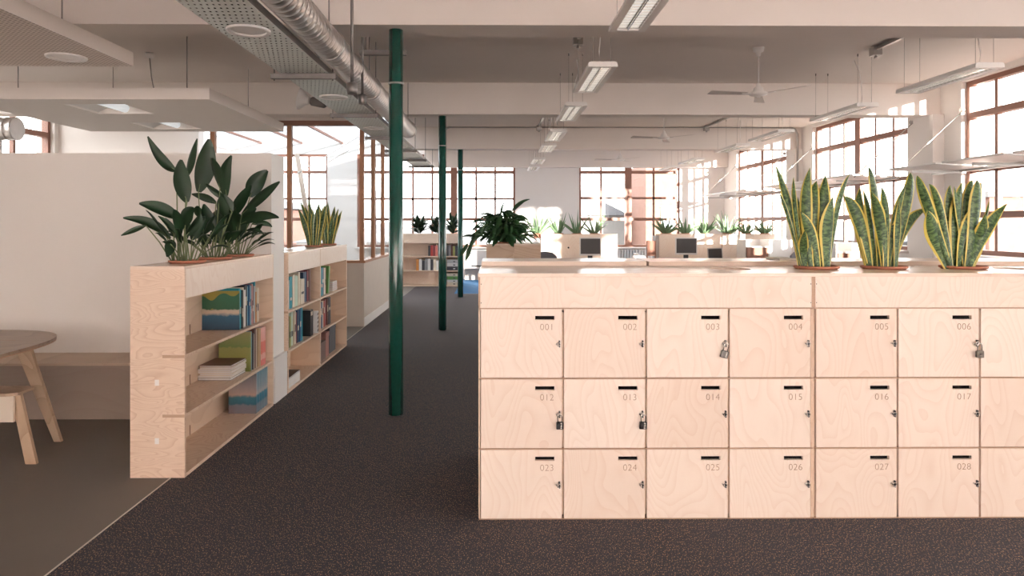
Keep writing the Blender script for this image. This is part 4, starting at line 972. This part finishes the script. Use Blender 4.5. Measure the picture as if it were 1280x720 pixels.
mb = MB(); mb.box(LWX-.08, LWX, 9.99, YE, zt-.05, zt+.02); mb.box(-4.9, LWX-.08, 9.99, 10.09, zt-.05, zt+.02); mb.build('head_rail', WFRAME, r)
MB().box(LWX-.04, LWX-.032, 10.09, YE, .97, zt-.055).build('glass_pane', GLASSP, r)
MB().box(-4.2, LWX-.09, 10.036, 10.044, .97, zt-.055).build('glass_pane', GLASSP, r)
struct(MB().box(-4.9, XS, 10.0, 10.1, zt+.02, ZC).build('wall_bulkhead', CEIL), 'plastered strip between glazed screen and ceiling', 'wall')
for a, b, s in ((at(368, 219, 11.5), at(460, 164, 13.2), 'nearer'), (at(410, 203, 12.5), at(500, 150, 14), 'farther')):
    r = empty('tie_rod', a, 'thin diagonal tie rod inside the glazed room, %s one' % s, 'tie rod', 'tie rods in the glazed room')
    MB().tube([a, b], .009, 6).build('rod', WHITE, r)
q = at(376, 200, 12.2)
r = empty('raking_post', (q.x, 12.2, 0), 'leaning pale timber post inside the glazed room', 'post')
mb = MB(); a = at(371, 192, 12.2); b = at(392, 320, 12.2); c = []
MB().tube([a, b], .045, 4).build('post', mat('pale_post', (.75, .62, .52), .6), r)

# ------------------------------------------------------------------ far bookcase with rubber plants
FY = 16.4; fx0, fx1 = at(488, 330, FY).x, at(576.5, 330, FY).x
r = empty('bookcase', ((fx0+fx1)/2, FY+.2, 0), 'far plywood bookcase with planter top at the aisle end', 'bookcase')
mb = MB(); mb.box(fx0, fx0+.03, FY, FY+.36, 0, 1.25); mb.box(fx1-.03, fx1, FY, FY+.36, 0, 1.25); mb.box(fx0+.03, fx1-.03, FY+.34, FY+.36, 0, 1.25)
mb.build('carcass', PLY, r)
for zz in (.0, .36, .705): MB().box(fx0+.03, fx1-.03, FY, FY+.34, zz, zz+.025).build('shelf', PLYH, r)
MB().box(fx0, fx1, FY-.02, FY-.001, 1.04, 1.27).build('fascia', PLYT, r)
MB().box(fx0+.03, fx1-.03, FY, FY+.34, 1.15, 1.17).build('planter_floor', PLYI, r)
xm = at(557, 330, FY).x
MB().box(xm-.01, xm+.01, FY, FY+.33, .026, 1.04).build('divider', PLYI, r)
fr = random.Random(11)
def frow(pa, pb, z, n, cols, shelf, hmax=.28):
    xa, xb = at(pa, 330, FY).x, at(pb, 330, FY).x; w_ = (xb-xa)/n
    for i in range(n):
        c = cols[i % len(cols)]; h = hmax*fr.uniform(.82, 1)
        o = empty('book', (xa+w_*(i+.5), FY+.15, z), '%s book, %s from left on the far bookcase %s' % (c, ORD[i], shelf), 'book', 'books on the far bookcase ' + shelf)
        MB().box(xa+w_*i+.002, xa+w_*(i+1)-.002, FY+.02, FY+.26, z, z+h).build('cover', cover(c), o)
        MB().box(xa+w_*i+.006, xa+w_*(i+1)-.006, FY+.03, FY+.255, z+h, z+h+.002).build('page_block', PAGES, o)
frow(535, 556, .731, 7, ['charcoal', 'red', 'maroon', 'salmon', 'grey', 'charcoal', 'light blue'], 'top shelf')
frow(558, 574, .731, 6, ['charcoal', 'grey', 'brown', 'olive', 'charcoal', 'navy'], 'top shelf right bay')
frow(520, 556, .386, 10, ['orange', 'white', 'charcoal', 'grey', 'white', 'charcoal', 'cream', 'white', 'grey', 'charcoal'], 'middle shelf')
def bfile(pa, pb, z, h, c, lab):
    xa, xb = at(pa, 330, FY).x, at(pb, 330, FY).x
    o = empty('box_file', ((xa+xb)/2, FY+.16, z), lab, 'box file', 'box files on the far bookcase')
    MB().box(xa, xb, FY+.03, FY+.30, z, z+h).build('box_body', cover(c), o, bevel=.003)
    MB().box(xa+.15, xa+.2, FY+.025, FY+.0298, z+h*.3, z+h*.6).build('label', cover('charcoal' if c != 'charcoal' else 'white'), o)
for k, (z, h, c) in enumerate(((.386, .09, 'charcoal'), (.478, .08, 'white'), (.560, .08, 'silver'), (.026, .07, 'cream'), (.098, .06, 'white'), (.160, .08, 'green'), (.242, .07, 'cream'))):
    bfile(558.5, 572.5, z, h, c, '%s box file lying in right bay of far bookcase, %s' % (c, ('lowest on middle shelf', 'second on middle shelf', 'top on middle shelf', 'lowest on bottom shelf', 'second on bottom shelf', 'third on bottom shelf', 'top on bottom shelf')[k]))
def rubber(px, sd, label, Y=FY+.17, z=1.27):
    x = at(px, 290, Y).x; rr = random.Random(sd)
    r = pot(x, Y, z-.02, .11, label, 'rubber_plant', group='plants on the far bookcase', h=.07); mb = MB(); st = MB()
    for i in range(48):
        a = rr.uniform(0, 2*PI); h = rr.uniform(.0, .28); l = rr.uniform(.18, .32); el = rr.uniform(.1, 1.1)
        b0 = Vector((x+.02*math.cos(a), Y+.02*math.sin(a), z+h)); d = Vector((math.cos(a)*math.cos(el), math.sin(a)*math.cos(el)*.6, math.sin(el)))
        tip = b0+d*l; mid = b0+d*l*.5+Vector((0, 0, .04))
        mb.leaf(b0, mid, tip, rr.uniform(.09, .13), d.cross(Vector((0, 0, 1))), bprof, 8, .2)
    for k in range(3): st.tube([(x+.02*k-.02, Y, z-.01), (x+.03*k-.03, Y, z+.28)], .008, 6)
    st.build('stem', STEM, r); mb.build('foliage', LEAFV, r)
rubber(524, 1, 'dark leafy plant on far bookcase, leftmost'); rubber(546, 2, 'dark leafy plant on far bookcase, middle'); rubber(566, 3, 'variegated leafy plant on far bookcase, rightmost')

# ------------------------------------------------------------------ peace lily cabinets
LYc = 8.5; a, b = at(608, 320, LYc).x, at(676, 320, LYc).x; m_ = (a+b)/2
r = empty('planter_cabinet', (m_, LYc+.2, 0), 'plywood planter cabinet holding the big leafy plant', 'cabinet')
PLD = ply('cabinet_ply', (0.76, 0.58, 0.42), (0.56, 0.38, 0.26), (.4, .4, 1.2), 6)
mb = MB(); mb.box(a+.001, b-.001, LYc+.02, LYc+.04, 0, 1.236); mb.box(a, a+.02, LYc+.04, LYc+.42, 0, 1.236); mb.box(b-.02, b, LYc+.04, LYc+.42, 0, 1.236); mb.box(a+.02, b-.02, LYc+.40, LYc+.42, 0, 1.236); mb.build('carcass', PLD, r)
for u, v in ((a, m_-.006), (m_+.006, b)): MB().box(u, v, LYc, LYc+.018, .01, 1.235).build('door', PLD, r)
plx = at(629, 305, LYc+.2).x
plate(MB(), a, b, LYc-.002, LYc+.42, 1.236, 1.254, [(plx, LYc+.21)], 'x', .115).build('top', PLYT, r)
r = pot(plx, LYc+.21, 1.258, .13, 'large bushy peace lily spilling over the plywood cabinet', 'peace_lily', h=.17)
rr = random.Random(21); mb = MB(); st = MB(); C0 = Vector((plx, LYc+.21, 1.27))
for i in range(360):
    a = rr.uniform(0, 2*PI); reach = rr.uniform(.06, .42); el = rr.uniform(-.35, 1.2)
    d = Vector((math.cos(a), math.sin(a), 0)); b0 = C0 + d*reach*math.cos(el)*.9 + Vector((0, 0, .08+.36*max(0, math.sin(el))*rr.uniform(.5, 1)))
    L_ = rr.uniform(.12, .22); tip = b0 + d*L_*.75 + Vector((rr.uniform(-.05, .05), 0, rr.uniform(-.14, .05))); mid = (b0+tip)/2+Vector((0, 0, .05))
    mb.leaf(b0, mid, tip, rr.uniform(.055, .085), d.cross(Vector((0, 0, 1)))+Vector((0, 0, rr.uniform(-.5, .5))), bprof, 8, .2)
    if i % 3 == 0: st.tube([C0+d*.04, (C0+b0)/2+Vector((0, 0, .03)), b0], .003, 5)
P = lambda x, y, Y: at(570+x/6.4, 230+y/6.4, Y)
for b0, mi, tp, w_ in (((430, 250), (500, 165), (590, 122), .055), ((355, 260), (375, 180), (405, 118), .045), ((460, 230), (490, 190), (540, 150), .05)):
    mb.leaf(P(*b0, 8.6), 2*P(*mi, 8.6)-(P(*b0, 8.6)+P(*tp, 8.6))/2, P(*tp, 8.55), w_, (.5, .1, .8), bprof, 10, .2)
tr = [(250, 330), (200, 360), (170, 400), (140, 440), (110, 490), (80, 500)]
for k, (x, y) in enumerate([(230, 330), (190, 360), (175, 400), (150, 430), (130, 480), (95, 480), (120, 520)]):
    q = P(x, y, 8.42); mb.leaf(q, q+Vector((-.04, -.02, -.05)), q+Vector((-.07-.01*(k % 3), -.02, -.15)), .055, (.7, .2, .4), bprof, 8, .2)
st.tube([C0+Vector((-.1, -.1, 0)), P(250, 320, 8.42), P(180, 380, 8.4), P(140, 440, 8.4), P(110, 490, 8.4)], .004, 6)
st.build('stem', STEM, r); mb.build('foliage', LEAFP, r)

# ------------------------------------------------------------------ desks and planter cabinets at the far side
def desk(pa, pb, Y0, Y1, label):
    a, b = at(pa, 320, Y0).x, at(pb, 320, Y0).x
    r = empty('desk', ((a+b)/2, (Y0+Y1)/2, 0), label, 'desk', 'plywood desks by the planter screens')
    MB().box(a, b, Y0, Y1, .715, .74).build('desktop', PLYT, r)
    for xx in (a+.05, b-.09):
        for yy in (Y0+.06, Y1-.1): MB().box(xx, xx+.04, yy, yy+.04, 0, .715).build('leg', WHITE, r)
    return r
desk(677, 808, 13.5, 14.9, 'plywood desk with monitor in front of left planter screen')
desk(814, 928, 13.5, 14.9, 'plywood desk with monitor in front of right planter screen')
def screen(pa, pb, Y, seams, label, d=.35, top=None):
    a, b = at(pa, 300, Y).x, at(pb, 300, Y).x
    r = empty('planter_screen', ((a+b)/2, Y+d/2, 0), label, 'planter cabinet', 'planter cabinets behind the desks')
    e = [a]+[at(s, 300, Y).x for s in seams]+[b]
    for u, v in zip(e, e[1:]): MB().box(u+.004, v-.004, Y, Y+.02, 0, ZS-.014).build('front_panel', PLY, r)
    mb = MB(); mb.box(a, b, Y+.021, Y+d, 0, 1.14); mb.box(a, b, Y+d-.02, Y+d, 1.14, ZS-.014); mb.build('carcass', PLYI, r)
    MB().box(a, b, Y-.01, Y+.06, ZS-.0135, ZS).build('top_lip', PLYT, r)
    MB().lathe([(.02, Y-.004), (.02, Y)], (a+(b-a)*.36, 0, .98), 'y', 10).build('latch', DARK, r)
    return r
SY = 15.0; ZS = 1.28
screen(676, 772, SY, [695], 'plywood planter screen with four spiky plants, left one')
screen(824, 902, SY, [], 'plywood planter screen behind the centre monitor'); screen(903, 969, SY, [], 'plywood planter screen farther right with three aloes')
MB_ = MB().box(at(820, 300, SY).x, at(823.5, 300, SY).x, SY, SY+.35, 0, 1.24); tag(MB_.build('end_panel_board', GREYP), 'narrow grey end board beside the centre planter screen', 'board')
def aloe(px, n, sd, label, H=.5, Y=SY+.17, spread=1.0):
    x = at(px, 290, Y).x; rr = random.Random(sd); z = ZS-.03
    r = pot(x, Y, z+.03, .115, label, 'aloe_plant', group='spiky plants on the planter screens', h=.09); mb = MB()
    for i in range(n):
        a = rr.uniform(0, 2*PI); el = rr.uniform(.45, 1.45); l = H*rr.uniform(.55, 1.05)
        b0 = Vector((x+.04*math.cos(a), Y+.04*math.sin(a), z+.03)); d = Vector((math.cos(a)*math.cos(el)*spread, math.sin(a)*math.cos(el)*.4, math.sin(el)))
        tip = b0+d*l; mid = b0+d*l*.5+Vector((0, 0, .03))
        mb.leaf(b0, mid, tip, rr.uniform(.032, .05), d.cross(Vector((rr.uniform(-.5, .5), 1, 0))), aprof, 8, .3)
    mb.build('foliage', LEAFA, r)
al = [(672, 22, .62, 'behind the peace lily'), (698, 16, .52, 'left end of left screen'), (721, 16, .58, 'middle of left screen'), (743, 18, .50, 'right end of left screen'), (832, 30, .48, 'left end of centre screen'),
      (856, 30, .44, 'middle of centre screen'), (880, 34, .46, 'right end of centre screen'), (909, 26, .52, 'left end of right screen'), (933, 30, .38, 'middle of right screen'), (956, 26, .34, 'right end of right screen')]
for k, (px, n, H, s) in enumerate(al): aloe(px, n, 40+k, 'spiky green aloe in terracotta pot, ' + s, H, spread=1.15)
def monitor(pa, pb, py0, py1, Y, label, rot=0):
    c = at((pa+pb)/2, 300, Y); w_ = at(pb, 300, Y).x-at(pa, 300, Y).x; z1 = at(700, py0, Y).z; z0 = at(700, py1, Y).z
    r = empty('monitor', (c.x, Y, .74), label, 'monitor', 'computer monitors on the desks'); M = Matrix.Translation((c.x, Y, 0)) @ Matrix.Rotation(R(rot), 4, 'Z')
    mb = MB(); fw_ = .022
    mb.box(-w_/2, w_/2, 0, .04, z0, z1, M); mb.build('monitor_case', mat('monitor_white', (.72, .70, .68), .4), r, bevel=.006)
    MB().box(-w_/2+fw_, w_/2-fw_, -.004, -.0005, z0+fw_*1.6, z1-fw_, M).build('screen', SCREEN, r)
    MB().box(-.05, .05, .042, .06, .755, z0+.15, M).build('stand', DARK, r)
    MB().lathe([(.14, .741), (.13, .752)], (c.x, Y+.02, 0), n=24).build('monitor_base', DARK, r)
monitor(724.5, 751.5, 297, 319.5, 14.4, 'white framed monitor on the left desk'); monitor(844.5, 871.5, 297, 318.5, 14.4, 'white framed monitor on the centre desk', rot=-4)
c = at(858, 320, 14.0); o = MB().box(c.x-.28, c.x+.22, 13.9, 14.06, .741, .765).build('keyboard', DARK, bevel=.004); tag(o, 'black keyboard in front of the centre monitor', 'keyboard')
c = at(894.5, 317, 14.0)
r = empty('tablet_stand', (c.x, 14.0, .74), 'dark grey tablet screen propped on the centre desk', 'tablet')
M = Matrix.Translation((c.x, 14.0, .742)) @ Matrix.Rotation(R(-12), 4, 'X') @ Matrix.Rotation(R(-14), 4, 'Z')
MB().box(-.15, .15, 0, .03, 0, .27, M).build('tablet_case', GREYP, r, bevel=.006); MB().box(-.13, .13, -.004, -.0005, .02, .25, M).build('screen', SCREEN, r)
MB().box(-.06, .06, .05, .16, 0, .012, M).build('prop', DARK, r)
# desk phone and paper tray between desks
c = at(804, 320, 13.9); r = empty('desk_phone', (c.x, 13.9, .74), 'white desk telephone at the end of left desk', 'telephone')
MB().prism([(13.78, .742), (14.02, .742), (14.02, .86), (13.78, .77)], 'x', c.x-.2, c.x+.06).build('phone_base', WHITE, r, bevel=.006)
MB().box(c.x-.18, c.x-.12, 13.77, 14.0, .862, .90).build('handset', WHITE, r, bevel=.008)
# office chairs
def chair(px, py, Y, m, label, rot=0):
    c = at(px, py, Y); r = empty('office_chair', (c.x, Y, 0), label, 'chair', 'office chairs')
    M = Matrix.Translation((c.x, Y, 0)) @ Matrix.Rotation(R(rot), 4, 'Z')
    ol = [(-.23, .60), (.23, .60), (.24, .80), (.22, .92), (.14, .99), (0, 1.01), (-.14, .99), (-.22, .92), (-.24, .80)]
    MB().prism(ol, 'y', -.02, .02, M).build('backrest', m, r, bevel=.01)
    MB().prism([(-.23, .03), (.23, .03), (.25, .4), (.18, .48), (-.18, .48), (-.25, .4)], 'z', .44, .50, M).build('seat', m, r, bevel=.015)
    MB().box(-.03, .03, -.01, .02, .44, .62, M).build('back_support', DARK, r)
    MB().lathe([(.025, .08), (.025, .44)], (0, .22, 0), n=12, M=M).build('gas_lift', CHROME, r)
    for k in range(5):
        a = 2*PI*k/5; MB().tube([M @ Vector((0, .22, .10)), M @ Vector((.28*math.cos(a), .22+.28*math.sin(a), .05))], .016, 6).build('leg', DARK, r)
        MB().lathe([(.024, -.02), (.024, .02)], M @ Vector((.28*math.cos(a), .22+.28*math.sin(a), .0245)), 'x', 12).build('castor', DARK, r)
chair(681, 320, 12.2, CHAIRM, 'dark grey office chair beside the peace lily cabinet')
chair(1000, 332, 12.5, CHAIRM, 'dark office chair hidden behind the snake plants', 20)
# brown and white cabinets on the right
BOARD = mat('brown_board', (.20, .095, .065), .8)
def cab(p0, p1, p2, y0, Y, label, z0=0, d=.5):
    a, b, c = at(p0, 310, Y).x, at(p1, 310, Y).x, at(p2, 310, Y).x; zt = at(900, y0, Y).z
    r = empty('pedestal_cabinet', ((a+c)/2, Y+d/2, 0), label, 'cabinet', 'brown and white cabinets by the right windows')
    mb = MB(); mb.box(a, b, Y+.02, Y+d, z0, zt-.13); mb.box(a, b, Y+d-.02, Y+d, zt-.13, zt); mb.box(a, a+.02, Y+.02, Y+d-.02, zt-.13, zt); mb.build('carcass', WHITE, r)
    MB().box(a+.02, b-.02, Y, Y+.019, z0+.03, zt-.15).build('front_panel', BOARD, r)
    MB().box(b+.002, c, Y, Y+d, 0, zt).build('side_cabinet', WHITE, r)
cab(932, 961.5, 990, 300, 13.5, 'brown fronted cabinet with white side beside centre desk')
cab(1046, 1065, 1084, 304, 10.3, 'brown fronted cabinet between the snake plants')
c = at(800, 300, 14.95); o = MB().box(at(809, 300, 14.95).x, at(820, 300, 14.95).x, 14.95, 15.05, .8, 1.13); o.box(at(809, 300, 14.95).x, at(809.8, 300, 14.95).x, 14.95, 15.05, 0, .8); o.box(at(819.2, 300, 14.95).x, at(820, 300, 14.95).x, 14.95, 15.05, 0, .8)
tag(o.build('notice_board', BOARD), 'small brown board standing beside the centre planter screen', 'board')
def papers(px, py, Y, w_, n, label):
    c = at(px, py, Y)
    for k in range(n):
        o = MB().box(c.x-w_/2, c.x+w_/2, Y, Y+.22, 1.2752+k*.0124, 1.2752+k*.0124+.012).build('magazine', PAGES)
        tag(o, '%s magazine, %s in low pile %s' % (('cream', 'beige', 'white')[k % 3], ORD[k], label), 'magazine', 'magazines piled behind the lockers')
papers(986, 325, 4.2, .11, 1, 'behind the left snake plant')
# radiator under the far window
a, b = at(772, 310, 18.45).x, at(815, 310, 18.45).x
r = empty('radiator', ((a+b)/2, 18.5, .12), 'white ribbed column radiator under the far window', 'radiator')
n = 12
for k in range(n):
    x = a+(b-a)*(k+.5)/n; MB().box(x-.028, x+.028, 18.40, 18.52, .14, .80).build('column', WHITE, r, bevel=.012)
mb = MB(); mb.box(a, b, 18.44, 18.48, .70, .73); mb.box(a, b, 18.44, 18.48, .18, .21); mb.box(a+.03, a+.06, 18.42, 18.50, 0, .14); mb.box(b-.06, b-.03, 18.42, 18.50, 0, .14); mb.build('manifold', WHITE, r)
a, b = at(580, 320, 18.3).x, at(640, 320, 18.3).x
r = empty('panel_heater', ((a+b)/2, 18.4, 0), 'long pale boxed heater below the far left window', 'heater')
MB().box(a, b, 18.2, 18.575, .30, .80).build('heater_case', WHITE, r, bevel=.01); MB().box(a+.02, b-.02, 18.3, 18.575, 0, .30).build('plinth', GREYP, r); MB().box(a+.2, b-.2, 18.19, 18.199, .36, .40).build('grille', DARK, r)

# ------------------------------------------------------------------ daylight portals (sampling aids only)
def portal(loc, rot, sx, sy):
    ld = bpy.data.lights.new('window_daylight', 'AREA'); ld.shape = 'RECTANGLE'; ld.size = sx; ld.size_y = sy
    o = bpy.data.objects.new('window_daylight', ld); COL.objects.link(o); o.location = loc; o.rotation_euler = rot
    ld.cycles.is_portal = True
try:
    zc_, hh = (SILL+HEAD)/2, HEAD-SILL
    for a, b in RW: portal((XR+.3, (a+b)/2, zc_), (0, R(90), 0), hh, b-a)
    for a, b in ((p0a, p0b), (p1a, p1b), (p2a, p2b)): portal(((a+b)/2, YF+.3, zc_), (R(-90), 0, 0), b-a, hh)
    for h in bh: portal(((h[0]+h[1])/2, YB-.3, (h[2]+h[3])/2), (R(90), 0, 0), h[1]-h[0], h[3]-h[2])
    for a, b in ((7.9, 11.2),): portal((XL-.28, (a+b)/2, zc_), (0, R(-90), 0), hh, b-a)
    portal((-3.4, 14.3, ZC+.28), (0, 0, 0), 2.95, 8.5)
except Exception as e: print('portal', e)
